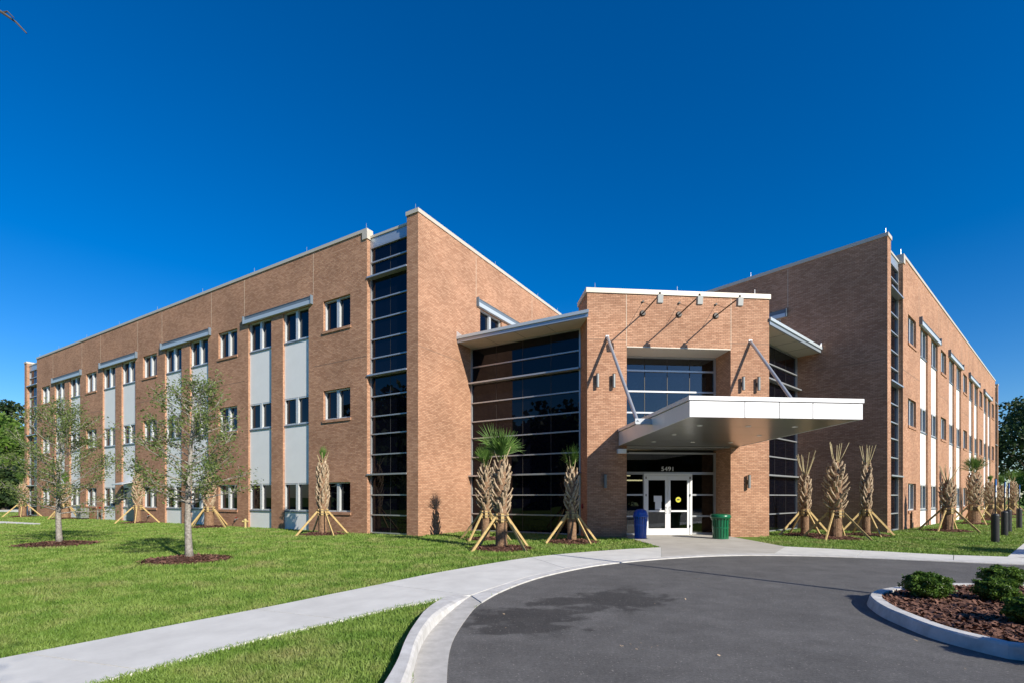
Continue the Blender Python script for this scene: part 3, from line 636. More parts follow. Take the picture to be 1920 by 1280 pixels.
# ------------------------------------------------------------------ litter bins
def bin_(px, py, r, h, m, dome, label):
    p = gp(px, py, .035); o = empty('litter_bin', p); tag(o, label, 'bin')
    bs = .72 if dome else .82
    part('liner', MB().lathe([(r * .8, .05), (r * .86, h * bs)], 20, p), M_DARKM, o)
    n = 18
    for k in range(n):
        t = 2 * math.pi * k / n; c, s = math.cos(t), math.sin(t); tx, ty = -s, c; w = r * math.pi / n * 1.3
        prof = [(.86, .03), (.9, h * .4), (.95, h * bs - .06), (1.06, h * bs)]
        mb = MB()
        for (r0, z0), (r1, z1) in zip(prof[:-1], prof[1:]):
            mb.hexa([p + Vector((c * r * r0 * a + tx * b, s * r * r0 * a + ty * b, z0)) for a, b in ((1, -w / 2), (1, w / 2), (.95, w / 2), (.95, -w / 2))] +
                    [p + Vector((c * r * r1 * a + tx * b, s * r * r1 * a + ty * b, z1)) for a, b in ((1, -w / 2), (1, w / 2), (.95, w / 2), (.95, -w / 2))])
        part('slat', mb, m, o)
    part('foot_ring', MB().lathe([(r * .88, 0), (r * .9, .02), (r * .9, .05), (r * .84, .05)], 24, p), m, o)
    part('waist_ring', MB().lathe([(r * .93, h * .42), (r * .945, h * .43), (r * .945, h * .46), (r * .9, h * .47)], 24, p), m, o)
    if dome:
        part('lid', MB().lathe([(r * 1.06, h * .725), (r * 1.1, h * .74), (r * 1.1, h * .78), (r * 1.02, h * .80), (r * 1.0, h * .86), (r * .82, h * .94), (r * .5, h * .985), (.02, h)], 28, p), m, o, smooth=True)
        a = math.atan2(-p.y, -p.x + 3)
        part('flap', MB().box(lambda s, d, z: p + Vector((s, -r * 1.03 + d, z)), -r * .5, r * .5, -.02, .04, h * .79, h * .88), M_BLUE, o)
    else:
        part('lid', MB().lathe([(r * 1.06, h * .83), (r * 1.12, h * .84), (r * 1.14, h * .9), (r * 1.1, h * .97), (r * .95, h), (r * .55, h * .97), (r * .5, h * .9)], 28, p), m, o, smooth=True)
bin_(1201, 1007.5, .27, 1.16, M_BLUE, True, 'blue slatted litter bin with domed lid at left of the doors')
bin_(1351, 1008.5, .34, .96, M_GREEN, False, 'green slatted open top litter bin at right of the doors')

# lobby furniture seen through the right side light
def lobby_chair(p, label):
    o = empty('lobby_chair', p); tag(o, label, 'chair')
    q = lambda s, d, z: p + Vector((s, d, z))
    part('seat', MB().box(q, -.25, .25, -.25, .25, .42, .47), M_PAPER, o); part('backrest', MB().box(q, -.25, .25, .2, .25, .55, .85), M_PAPER, o)
    for a in (-.23, .2):
        for b in (-.23, .2): part('leg', MB().box(q, a, a + .03, b, b + .03, 0, .42 if b < 0 else .55), M_ALU, o)
lobby_chair(EP(5.3, 2.6, .03), 'white chair behind the right hand glass panel of the entrance')

# ------------------------------------------------------------------ ground, road, walks
gr = MB().quad((-900, -700, -.0), (900, -700, 0), (900, 1100, 0), (-900, 1100, 0)); tag(gr.build('ground', M_LAWN), kind='structure')
def px_line(pts, z=0): return [gp(x, y, z).to_2d() for x, y in pts]
def resample(pl, n):
    d = [0]
    for a, b in zip(pl[:-1], pl[1:]): d.append(d[-1] + (b - a).length)
    out = []
    for i in range(n):
        t = d[-1] * i / (n - 1); k = 0
        while k < len(d) - 2 and d[k + 1] < t: k += 1
        out.append(pl[k].lerp(pl[k + 1], (t - d[k]) / max(d[k + 1] - d[k], 1e-9)))
    return out
def smooth(pl, it=2):
    for _ in range(it):
        q = [pl[0]]
        for a, b in zip(pl[:-1], pl[1:]): q += [a.lerp(b, .25), a.lerp(b, .75)]
        q.append(pl[-1]); pl = q
    return pl
asph = px_line([(833, 1280), (840, 1213), (857, 1180), (887, 1140), (933, 1112), (1000, 1086), (1067, 1070), (1133, 1058), (1240, 1048), (1339, 1042), (1452, 1041), (1594, 1044.5), (1736, 1051), (1877, 1057), (1920, 1059)])
asph = [Vector((3.2, -5)), Vector((1.2, -1.2)), Vector((.15, 1.2)), Vector((-.42, 3.0))] + asph + [Vector((15.5, 10.7)), Vector((22, 7.2)), Vector((34, 0.5))]
asph = smooth(asph, 2)
road_poly = asph + [Vector((34, -40)), Vector((3.2, -40))]
stains = [(.55, 7.0, 1.25, .5, .42), (1.75, 8.1, .9, .6, .3), (.15, 6.2, .7, .3, .1), (.95, 7.9, .9, .35, .2)]
tag(MB().quad(*[(p.x, p.y, .006) for p in road_poly]).build('road', asphalt_material(stains)), kind='structure')
def strip(name, a, b, z0, z1, m, parent=None, gap=0.0):
    """a slab between two polylines of equal length"""
    mb = MB(); n = len(a)
    va = [(p.x, p.y) for p in a]; vb = [(p.x, p.y) for p in b]
    for i in range(n - 1):
        mb.quad((*va[i], z1), (*vb[i], z1), (*vb[i + 1], z1), (*va[i + 1], z1))
        mb.quad((*va[i], z0), (*va[i], z1), (*va[i + 1], z1), (*va[i + 1], z0)); mb.quad((*vb[i], z1), (*vb[i], z0), (*vb[i + 1], z0), (*vb[i + 1], z1))
    for k in (0, n - 1): mb.quad((*va[k], z0), (*vb[k], z0), (*vb[k], z1), (*va[k], z1))
    return part(name, mb, m, parent) if parent else mb.build(name, m)
def slabs(walk, outer, inner, n_slab, m, z1=.03, sub=4, gap=.016):
    A = resample(outer, n_slab * sub + 1); B = resample(inner, n_slab * sub + 1)
    for k in range(n_slab):
        a = A[k * sub:(k + 1) * sub + 1]; b = B[k * sub:(k + 1) * sub + 1]
        a = list(a); b = list(b)
        for L in (a, b):
            d = (L[1] - L[0]).normalized(); L[0] = L[0] + d * gap / 2; d = (L[-1] - L[-2]).normalized(); L[-1] = L[-1] - d * gap / 2
        strip('paving_slab', a, b, -.05, z1, m, walk)
walk = empty('sidewalk'); tag(walk, kind='structure')
outA = px_line([(0, 1238), (160, 1208), (320, 1175), (480, 1145), (640, 1112), (713, 1097)]); innA = px_line([(200, 1280), (320, 1247), (480, 1202), (640, 1166), (760, 1136), (883, 1117.5)])
dA = (outA[-1] - outA[0]).normalized()
outA = [outA[0] - dA * 12] + outA; innA = [innA[0] - dA * 11.2] + innA
slabs(walk, smooth(outA, 1), smooth(innA, 1), 7, M_CONC)
outB = smooth(px_line([(713, 1097), (800, 1078), (893, 1062), (993, 1045), (1100, 1035), (1187, 1029), (1240, 1026.5)]), 2)
kin = smooth(px_line([(883, 1117.5), (933, 1100.5), (1000, 1079), (1067, 1064.5), (1133, 1053.5), (1240, 1044.5)]), 2)
slabs(walk, outB, kin, 2, M_CONC, sub=8)
outD = px_line([(1473, 1025), (1630, 1033), (1771, 1041), (1892, 1044.5)]); ink = px_line([(1240, 1044.5), (1339, 1039), (1452, 1038), (1594, 1041.5), (1736, 1048), (1877, 1054), (1920, 1056)])
rightend = ink[-1] + Vector((2.6, -1.1)); outDend = outD[-1] + Vector((2.7, -1.2))
# apron to the doors
ap_l = [EP(1.75, -.35, 0).to_2d(), gp(1240, 1026.5).to_2d()]; ap_r = [EP(6.02, -.02, 0).to_2d(), gp(1473, 1025).to_2d()]
kin_mid = smooth(ink[:3], 2); 
ap = empty('entrance_apron'); tag(ap, kind='structure')
inner_mid = resample([ink[0], ink[1], ink[2]], 7)
polyap = [EP(OL + .02, RD + .1, 0).to_2d(), EP(OL + .02, -.02, 0).to_2d()] + ap_l[1:] + [ink[0], ink[1], ink[2]] + [ap_r[1], EP(OR_ - .02, -.02, 0).to_2d(), EP(OR_ - .02, RD + .1, 0).to_2d()]
cut0 = ap_l[1]; cut1 = ink[0]
part('paving_slab', MB().prism([p for p in polyap], -.05, .028), M_APRON, ap)
slabs(walk, smooth(outD + [outDend], 1), smooth(ink[2:] + [rightend], 1), 4, M_CONC, sub=4)
# branch walk along the sunlit wing
b0 = gp(1889, 1044.5).to_2d()
slabs(walk, [b0 + dR * .02, b0 + dR * 60], [b0 + Vector((.657, -.754)) * 1.5 + dR * .02, b0 + Vector((.657, -.754)) * 1.5 + dR * 60], 20, M_CONC, sub=1)
# flush kerb band, gutter and raised kerb
allin = smooth(px_line([(883, 1117.5), (933, 1100.5), (1000, 1079), (1067, 1064.5), (1133, 1053.5), (1240, 1044.5), (1339, 1039), (1452, 1038), (1594, 1041.5), (1736, 1048), (1877, 1054), (1920, 1056)]) + [rightend], 2)
allout = smooth(px_line([(903, 1131), (933, 1112), (1000, 1086), (1067, 1070), (1133, 1058), (1240, 1048), (1339, 1042), (1452, 1041), (1594, 1044.5), (1736, 1051), (1877, 1057), (1920, 1059)]) + [rightend + Vector((.05, -.35))], 2)
ra, rb_ = resample(allin, 60), resample(allout, 60)
kb = strip('kerb', [p.lerp(q, .06) for p, q in zip(ra, rb_)], rb_, -.05, .03, M_KERB); tag(kb, kind='structure')
gin = [Vector((1.0, -1.6)), Vector((-.2, .9)), Vector((-.77, 2.9))] + px_line([(773, 1280), (782, 1230), (800, 1193), (830, 1160), (863, 1132), (883, 1117.5)])
gout = [Vector((1.4, -1.35)), Vector((.2, 1.15)), Vector((-.37, 2.95))] + px_line([(836, 1280), (843, 1213), (860, 1180), (882, 1150), (890, 1140), (903, 1130)])
gu = strip('gutter', resample(smooth(gin, 2), 40), resample(smooth(gout, 2), 40), -.05, .014, M_GUTTER); tag(gu, kind='structure')
# raised kerb: rises from flush at the walk to full height
kface = resample(smooth(gin, 2), 48); kback = resample(smooth([Vector((.75, -1.75)), Vector((-.46, .75)), Vector((-1.04, 2.8))] + px_line([(742, 1280), (760, 1220), (786, 1177), (811, 1143), (838, 1121), (872, 1112)]), 2), 48)
mb = MB(); n = len(kface)
hh = [.13 * min(1, max(0, (n - 1 - i) / 9)) + .016 for i in range(n)]
for i in range(n - 1):
    a, b = kback[i], kface[i]; a2, b2 = kback[i + 1], kface[i + 1]; h, h2 = hh[i], hh[i + 1]
    e, e2 = a.lerp(b, .72), a2.lerp(b2, .72)
    mb.quad((a.x, a.y, h), (e.x, e.y, h), (e2.x, e2.y, h2), (a2.x, a2.y, h2))
    m_, m2_ = a.lerp(b, .9), a2.lerp(b2, .9)
    mb.quad((e.x, e.y, h), (m_.x, m_.y, h * .8), (m2_.x, m2_.y, h2 * .8), (e2.x, e2.y, h2)); mb.quad((m_.x, m_.y, h * .8), (b.x, b.y, 0), (b2.x, b2.y, 0), (m2_.x, m2_.y, h2 * .8))
    mb.quad((a.x, a.y, -.05), (a.x, a.y, h), (a2.x, a2.y, h2), (a2.x, a2.y, -.05))
kr = mb.build('raised_kerb', M_KERB, smooth=False); tag(kr, kind='structure')
# island kerb and bed
isl = px_line([(1919, 1213), (1844, 1196.6), (1787, 1183), (1741, 1170), (1694, 1151.6), (1656, 1136), (1634, 1121), (1629, 1114), (1634, 1107.5), (1650, 1102.5), (1694, 1096), (1769, 1091.6), (1840, 1091.6), (1920, 1094)], .15)
isl = [Vector((8.2, 4.1)), Vector((6.9, 4.55))] + isl + [Vector((10.8, 8.1)), Vector((13, 6.6)), Vector((13.5, 5)), Vector((11, 3.8)), Vector((9.2, 3.8))]
def closed_smooth(p, it=2):
    for _ in range(it):
        q = []
        for i in range(len(p)): a, b = p[i], p[(i + 1) % len(p)]; q += [a.lerp(b, .25), a.lerp(b, .75)]
        p = q
    return p
isl = closed_smooth(isl, 2); ni = len(isl)
cen = sum(isl, Vector((0, 0))) / ni
def inset(p, w):
    out = []
    for i in range(len(p)):
        t = (p[(i + 1) % len(p)] - p[i - 1]).normalized(); nn = Vector((-t.y, t.x))
        if nn.dot(cen - p[i]) < 0: nn = -nn
        out.append(p[i] + nn * w)
    return out
isl_o = inset(isl, -.035); isl_i = inset(isl, .15); isl_m = inset(isl, .02)
mb = MB()
for i in range(ni):
    j = (i + 1) % ni
    for (A, za), (B, zb) in (((isl_o, .0), (isl, .13)), ((isl, .13), (isl_m, .15)), ((isl_m, .15), (isl_i, .15)), ((isl_i, .15), (isl_i, .05))):
        mb.quad((*A[i], za), (*A[j], za), (*B[j], zb), (*B[i], zb))
tag(mb.build('island_kerb', M_KERB), kind='structure')
tag(MB().quad(*[(p.x, p.y, .11) for p in isl_i]).build('planting_bed', M_MULCH), kind='structure')
edge = smooth(outA, 1) + outB[1:]; n = len(edge); offs = []
for i in range(n):
    t = (edge[min(i + 1, n - 1)] - edge[max(i - 1, 0)]).normalized(); offs.append(edge[i] + Vector((-t.y, t.x)) * (.075 + .03 * math.sin(i * 1.7)))
tag(strip('soil_edge', offs, edge, -.02, .008, M_DARKSOIL), kind='structure')
# far car park and path at the left end
for nm, a, m in (('car_park', [(-62, 57), (-120, 57), (-120, 100), (-62, 78)], asphalt_material([(-80, 60, 1, 1, 0)])),): tag(MB().quad(*[(x, y, .01) for x, y in a]).build(nm, m), kind='structure')
pth = empty('path'); tag(pth, kind='structure')
q0 = px_line([(-60, 975.5), (10, 977), (76, 980.5), (76, 983.5), (10, 980.8), (-60, 979)])
part('paving_slab', MB().prism([(p.x, p.y) for p in q0], -.02, .02), M_CONC, pth)
for a, b in (((-52, 55), (-60, 57)), ((-60, 57), (-61.5, 76))):
    A, B = Vector(a), Vector(b); nn = Vector((-(B - A).normalized().y, (B - A).normalized().x)) * .18
    tag(MB().prism([A, B, B + nn, A + nn], 0, .15).build('kerb', M_KERB), kind='structure')

# ------------------------------------------------------------------ mulch rings
def pip(P, poly):
    x, y = P[:, 0], P[:, 1]; ins = np.zeros(len(P), bool); n = len(poly); j = n - 1
    for i in range(n):
        xi, yi = poly[i][0], poly[i][1]; xj, yj = poly[j][0], poly[j][1]
        c = ((yi > y) != (yj > y)) & (x < (xj - xi) * (y - yi) / (yj - yi + 1e-12) + xi); ins ^= c; j = i
    return ins
def chips(name, P, Z, size, m, loc=None, parent=None):
    """flat bark chips scattered at points P (n,2), heights Z"""
    n = len(P); ang = rng.uniform(0, 2 * np.pi, n); tl = rng.normal(0, .35, (n, 2)); L = size * rng.uniform(.6, 1.5, n); w = L * rng.uniform(.25, .5, n)
    ca, sa = np.cos(ang), np.sin(ang); v = np.zeros((n, 4, 3))
    for k, (a, b) in enumerate(((-1, -1), (1, -.7), (1, .7), (-1, 1))):
        dx = a * L / 2; dy = b * w / 2
        v[:, k, 0] = P[:, 0] + ca * dx - sa * dy; v[:, k, 1] = P[:, 1] + sa * dx + ca * dy; v[:, k, 2] = Z + dx * tl[:, 0] + dy * tl[:, 1]
    return fast_mesh(name, v.reshape(-1, 3), np.arange(n * 4).reshape(-1, 4), m, loc, parent)
def fast_mesh(name, v, f, m, loc=None, parent=None):
    me = bpy.data.meshes.new(name); k = f.shape[1]
    if loc is not None: v = v - np.array(loc)
    me.vertices.add(len(v)); me.vertices.foreach_set('co', v.astype(np.float32).ravel())
    me.loops.add(f.size); me.loops.foreach_set('vertex_index', f.astype(np.int32).ravel())
    me.polygons.add(len(f)); me.polygons.foreach_set('loop_start', np.arange(0, f.size, k, dtype=np.int32))
    try: me.polygons.foreach_set('loop_total', np.full(len(f), k, dtype=np.int32))
    except Exception: pass
    me.update(calc_edges=True); me.materials.append(m)
    o = bpy.data.objects.new(name, me); col.objects.link(o)
    if loc is not None: o.location = Vector(loc) - (W(parent) if parent else Vector((0, 0, 0)))
    if parent: o.parent = parent
    return o
mulch_spots = []
def mulch_ring(p, r, label):
    o = empty('mulch_ring', p); tag(o, label, 'mulch', 'mulch rings')
    mb = MB(); n = 28; rr = [r * (1 + .08 * math.sin(3 * k + p.x) + .05 * math.sin(7 * k)) for k in range(n)]
    for k in range(n):
        t0, t1 = 2 * math.pi * k / n, 2 * math.pi * (k + 1) / n; q = rr[(k + 1) % n]
        P0 = [(p.x + rr[k] * f * math.cos(t0), p.y + rr[k] * f * math.sin(t0), z) for f, z in ((1, .0), (.75, .06), (.3, .10))]
        P1 = [(p.x + q * f * math.cos(t1), p.y + q * f * math.sin(t1), z) for f, z in ((1, .0), (.75, .06), (.3, .10))]
        for i in range(2): mb.quad(P0[i], P1[i], P1[i + 1], P0[i + 1])
        mb.quad(P0[2], P1[2], (p.x, p.y, .11))
    part('mound', mb, M_MULCH, o)
    n = int(420 * r * r) + 150; a = rng.uniform(0, 6.283, n); q = r * np.sqrt(rng.uniform(0, 1, n)) * 1.02
    P = np.stack([p.x + q * np.cos(a), p.y + q * np.sin(a)], 1); Z = .125 - .11 * (q / r) ** 1.6 + .012
    c = chips('chips', P, Z, .075, M_CHIP, p, o); c['kind'] = 'stuff'
    mulch_spots.append((p.x, p.y, r))

# ------------------------------------------------------------------ palms
def palm(px, py, label, boot_top, crown_top, r0, rb, crown='stub', nf=7, wild=1.0, seed=0, collar=1.0, lean=0.0, ring=.85, nbr=4, brot=None, yel=False):
    rd = random.Random(seed * 31 + 5); p = gp(px, py); r0 *= .93; rb = r0 + (rb - r0) * .85
    o = empty('palm_tree', p); tag(o, label, 'palm tree', 'young transplanted palms')
    # lower trunk
    prof = [(r0 * 1.12, -.03), (r0 * 1.05, .08), (r0, .3), (r0 * .97, .8), (r0 * 1.0, collar + .15), (r0 * 1.0, boot_top * .8), (r0 * .62, boot_top), (r0 * .3, boot_top + .15)]
    tr = MB(); seg = 18; n0 = 0; ringsz = []
    zz = np.linspace(0, 1, 26)
    def R_at(z):
        for (a, za), (b, zb) in zip(prof[:-1], prof[1:]):
            if z <= zb: return a + (b - a) * (z - za) / (zb - za)
        return prof[-1][0]
    P = []
    for i in range(27):
        z = -.03 + (boot_top + .18) * i / 26; r = R_at(z)
        P.append([(p.x + (r * (1 + .05 * rd.uniform(-1, 1))) * math.cos(2 * math.pi * j / seg), p.y + r * math.sin(2 * math.pi * j / seg), z) for j in range(seg)])
    for i in range(26):
        for j in range(seg):
            j2 = (j + 1) % seg; tr.quad(P[i][j], P[i][j2], P[i + 1][j2], P[i + 1][j])
    part('trunk', tr, M_PTRUNK, o)
    # criss-cross boots (old leaf bases)
    bt = MB(); z0 = collar + .18; n = int((boot_top - z0) / .026)
    for i in range(n):
        f = i / n; z = z0 + (boot_top - z0) * f; t = i * 2.399 + rd.uniform(-.15, .15)
        env = math.sin(math.pi * min(1, .25 + f * .72)) ** .7
        rr = r0 * (.95 if f < .8 else .95 - .38 * (f - .8) / .2)
        out = ((rb - r0) * env * rd.uniform(.8, 1.25) + .02) * wild; L = rd.uniform(.24, .33)
        c, s = math.cos(t), math.sin(t); tx, ty = -s, c; sk = (1 if i % 2 else -1) * rd.uniform(.35, .75)
        T = Vector((tx, ty, 0)); b0 = Vector((p.x + c * rr * .93, p.y + s * rr * .93, z - .07))
        tip = b0 + Vector((c * out, s * out, L)) + T * (sk * L * .5); mid = b0.lerp(tip, .5) + Vector((c, s, 0)) * .03
        w = rd.uniform(.05, .075) * (r0 / .2) ** .7; th = .017; ax = (tip - b0).normalized(); S = (T - ax * T.dot(ax)).normalized(); N_ = ax.cross(S) * th
        if N_.dot(Vector((c, s, 0))) < 0: N_ = -N_
        for (A, wa), (B, wb) in (((b0, w * 1.1), (mid, w * .72)), ((mid, w * .72), (tip, w * .62))):
            bt.hexa([A - S * wa - N_, A + S * wa - N_, A + S * wa * .55 + N_, A - S * wa * .55 + N_, B - S * wb - N_, B + S * wb - N_, B + S * wb * .55 + N_, B - S * wb * .55 + N_])
    q = part('boots', bt, M_BOOT, o); q['kind'] = 'stuff'
    # cut stalks
    top = Vector((p.x, p.y, boot_top - .05)); H = crown_top - boot_top
    ns = nf if crown == 'stub' else 4
    for i in range(ns):
        t = i * 2.399 + seed; sp = rd.uniform(.12, .5) * (1 if crown == 'stub' else 1.3)
        L = H * rd.uniform(.82, 1.05) if crown == 'stub' else H * rd.uniform(.35, .55)
        d = Vector((math.cos(t) * sp, math.sin(t) * sp, 1)).normalized()
        a = top + Vector((math.cos(t) * .05, math.sin(t) * .05, 0)); b = a + d * (L / d.z)
        part('cut_stalk', MB().tube([a, a.lerp(b, .5) + Vector((math.cos(t), math.sin(t), 0)) * .015, b], [.032, .02, .016], 5, flat=.6), M_STALK, o)
    # green fans
    if crown != 'stub':
        ng = nf
        for i in range(ng):
            t = i * 2.399 + seed * 1.3; sp = (.06 + .36 * (i / max(1, ng - 1))) * (1 if crown == 'green' else .5)
            d = Vector((math.cos(t) * sp, math.sin(t) * sp, 1)).normalized()
            pl = H * rd.uniform(.22, .42); a = top; b = a + d * pl
            fr_ = MB().tube([a, a.lerp(b, .5), b], [.028, .02, .015], 5, flat=.5)
            side = d.cross(Vector((rd.uniform(-1, 1), rd.uniform(-1, 1), .1))).normalized(); nrm_ = d.cross(side).normalized()
            nl = 26; FL_ = H * rd.uniform(.58, .74) * (1 if crown == 'green' else .9); spread = R(50 if crown == 'green' else 24)
            for k in range(nl):
                x = (k / (nl - 1) - .5) * 2; an = x * spread + rd.uniform(-.04, .04); ll = FL_ * (1 - .18 * x * x) * rd.uniform(.86, 1.04)
                dd = (d * math.cos(an) + side * math.sin(an) + nrm_ * (.25 * x * x * (1 if k % 2 else .7))).normalized()
                st = b - d * .02 + dd * .02; e1 = st + dd * ll * .6; e2 = st + dd * ll + Vector((0, 0, -.17 * ll * (abs(x) + .25) * rd.uniform(.2, 1.8))) + nrm_ * rd.uniform(-.05, .05)
                wv = dd.cross(nrm_).normalized(); w = .019 * (H / 1.2)
                fo = nrm_ * w * .5 * (1 if k % 2 else -1)
                fr_.quad(st - wv * .004, st + wv * .004, e1 + wv * w * .55 + fo, e1 - wv * w * .55 + fo); fr_.quad(e1 - wv * w * .55 + fo, e1 + wv * w * .55 + fo, e2)
            part('frond', fr_, M_FROND, o)
    # collar and braces
    nb = 6
    for k in range(nb):
        t = 2 * math.pi * k / nb + seed; c, s = math.cos(t), math.sin(t); rr = r0 + .03
        T = Vector((-s, c, 0)) * .05; N_ = Vector((c, s, 0)) * .022; b0 = Vector((p.x + c * rr, p.y + s * rr, collar - .13))
        part('batten', MB().hexa([b0 - T - N_, b0 + T - N_, b0 + T + N_, b0 - T + N_] + [q + Vector((0, 0, .27)) for q in (b0 - T - N_, b0 + T - N_, b0 + T + N_, b0 - T + N_)]), M_WOOD, o)
    for z in (-.07, .06): part('band', MB().lathe([(r0 + .056, 0), (r0 + .06, .003), (r0 + .06, .025), (r0 + .056, .028)], 20, (p.x, p.y, collar + z)), M_BAND, o)
    for k in range(nbr):
        t = 2 * math.pi * k / nbr + (brot if brot is not None else seed * .7); c, s = math.cos(t), math.sin(t)
        T = Vector((-s, c, 0)) * .022; a = Vector((p.x + c * (r0 + .06), p.y + s * (r0 + .06), collar + .03)); b = Vector((p.x + c * (r0 + 1.0), p.y + s * (r0 + 1.0), -.03))
        N_ = (b - a).normalized().cross(Vector((-s, c, 0))).normalized() * .038
        part('brace', MB().hexa([b - T - N_, b + T - N_, b + T + N_, b - T + N_, a - T - N_, a + T - N_, a + T + N_, a - T + N_]), M_WOOD, o)
    if ring: mulch_ring(p, ring, 'mulch around the ' + label)
    return o
PI4 = math.pi / 4
palm(42, 968.5, 'palm at the far end of the long brick facade', 2.6, 4.0, .26, .42, 'green', 5, seed=1, ring=.9)
palm(122, 972, 'palm behind the farther young oak', 2.5, 3.9, .27, .40, 'tied', 5, seed=2, ring=.9)
palm(258, 980, 'palm between the two young oaks, beside the side door', 2.9, 4.1, .2, .33, 'tied', 4, seed=3, ring=.9)
palm(392, 988, 'palm directly behind the nearer young oak', 2.7, 4.15, .25, .36, 'green', 4, seed=4, ring=.9)
palm(605, 1001.5, 'palm with a tied green tuft in front of the corner window', 3.15, 4.15, .2, .30, 'tied', 3, seed=5, brot=.75, ring=1.0)
palm(910, 1011, 'shaggy palm in the corner between glass wall and sunlit brick', 2.75, 3.95, .175, .36, 'green', 5, wild=1.25, seed=6, ring=.8)
palm(940, 1028.5, 'lush green palm beside the sidewalk before the glazed wall', 2.72, 4.12, .2, .36, 'green', 9, wild=1.05, seed=7, brot=.72, ring=1.05)
palm(1072, 1016, 'palm standing tight against the shaded entrance pier', 2.6, 3.8, .18, .29, 'green', 6, seed=8, brot=.5, ring=1.0)
palm(1509, 1003.5, 'slim stub topped palm nearest the right glazed link', 2.55, 3.62, .17, .27, 'stub', 8, seed=9, ring=.95)
palm(1567, 1009.5, 'stout bulging stub topped palm before the dark brick wall', 2.95, 3.9, .24, .46, 'stub', 8, wild=1.1, seed=10, ring=1.0)
palm(1624, 1003.5, 'slim stub topped palm nearest the dark wall corner', 3.0, 3.9, .16, .24, 'stub', 7, seed=11, ring=.95)
palm(1777, 995.5, 'short stub topped palm before the sunlit wing', 2.35, 3.25, .23, .36, 'stub', 8, seed=12, ring=1.0)
palm(1827, 982, 'tall green topped palm before the sunlit wing', 3.0, 4.4, .32, .46, 'green', 8, seed=13, ring=1.0)
palm(1856, 974, 'bushy palm beyond the green topped one, sunlit wing', 2.6, 3.5, .3, .45, 'tied', 6, seed=14, ring=1.0)
palm(1876, 968.5, 'palm behind the sign posts, half hidden', 2.5, 3.7, .3, .42, 'tied', 6, seed=15, ring=1.0)
palm(1898, 964.5, 'leaning shaggy palm at the far end of the sunlit wing', 3.0, 4.5, .3, .5, 'green', 6, seed=16, ring=1.0)

# ------------------------------------------------------------------ trees
def leaf_cards(C, size, aspect=.5, up=.4):
    """C: (n,3) centres -> quads with random orientation"""
    n = len(C); d = rng.normal(0, 1, (n, 3)); d[:, 2] *= .7; d /= np.linalg.norm(d, axis=1)[:, None]
    q = rng.normal(0, 1, (n, 3)); q[:, 2] *= .3; s = np.cross(d, q); s /= np.linalg.norm(s, axis=1)[:, None] + 1e-9
    L = (size * rng.uniform(.6, 1.4, n))[:, None]; v = np.zeros((n, 4, 3))
    v[:, 0] = C - d * L / 2; v[:, 1] = C + s * L * aspect / 2; v[:, 2] = C + d * L / 2; v[:, 3] = C - s * L * aspect / 2
    return v.reshape(-1, 3), np.arange(n * 4).reshape(-1, 4)
def young_oak(p, label, H, rad, z0, nleaf, seed, lean=0):
    rd = random.Random(seed); o = empty('oak_tree', p); tag(o, label, 'tree', 'young oaks on the lawn')
    tk = MB(); pts = []; rr = []
    for i in range(14):
        f = i / 13; pts.append(p + Vector((.05 * math.sin(f * 5 + seed) + lean * f, .05 * math.cos(f * 4 + seed), f * H * .97 - .03 * (i == 0)))); rr.append(.085 * (1 - f) ** .8 + .008 + (.03 if i == 0 else 0))
    tk.tube(pts, rr, 9); part('trunk', tk, M_BARK, o, smooth=True)
    br = MB(); C = []
    nb = 46
    for b in range(nb):
        f = (b + .5) / nb; z = z0 + (H * .93 - z0) * f ** 1.25; k = min(12, int(z / H * 13)); base = pts[k].lerp(pts[k + 1], max(0, min(1, z / (H * .97) * 13 - k)))
        t = b * 2.399 + rd.uniform(-.3, .3); prof = math.sin(math.pi * (.3 + .66 * f)) ** .9
        L = rad * prof * rd.uniform(.7, 1.15) + .15; up = .25 + .75 * f
        q = [base]; d = Vector((math.cos(t), math.sin(t), up * .7)).normalized()
        for i in range(4):
            d = (d + Vector((rd.uniform(-.25, .25), rd.uniform(-.25, .25), rd.uniform(-.08, .22)))).normalized(); q.append(q[-1] + d * L / 4)
        br.tube(q, [.028 * (1 - f * .6), .019 * (1 - f * .5), .012, .008, .004], 5, cap=False)
        for j in range(7):
            i0 = rd.randint(1, 3); a = q[i0].lerp(q[i0 + 1], rd.random()); dd = (d + Vector((rd.uniform(-1, 1), rd.uniform(-1, 1), rd.uniform(-.3, .8)))).normalized(); e = a + dd * rd.uniform(.2, .5)
            br.tube([a, a.lerp(e, .5) + Vector((0, 0, .02)), e], [.008, .006, .003], 4, cap=False)
            for _ in range(max(1, nleaf // (nb * 7))): C.append(a.lerp(e, rd.uniform(.15, 1.05)) + Vector((rd.gauss(0, .10), rd.gauss(0, .10), rd.gauss(0, .09))))
    part('branches', br, M_BARK, o)
    v, f = leaf_cards(np.array([tuple(c) for c in C]), .072, .42)
    q = fast_mesh('crown', v, f, M_OAK, p, o)
    return o
t2 = gp(357, 1049); t1 = gp(113, 1020)
young_oak(t2, 'nearer young oak with a speckled pale trunk on the lawn', 4.85, 1.4, 1.45, 8500, 3)
young_oak(t1, 'farther young oak with a wider crown on the lawn', 4.85, 2.0, 1.1, 12500, 9)
mulch_ring(t2 + Vector((0, -.12, 0)), 1.08, 'red bark mulch ring around the nearer young oak')
mulch_ring(t1 + Vector((0, -.12, 0)), 1.22, 'red bark mulch ring around the farther young oak')
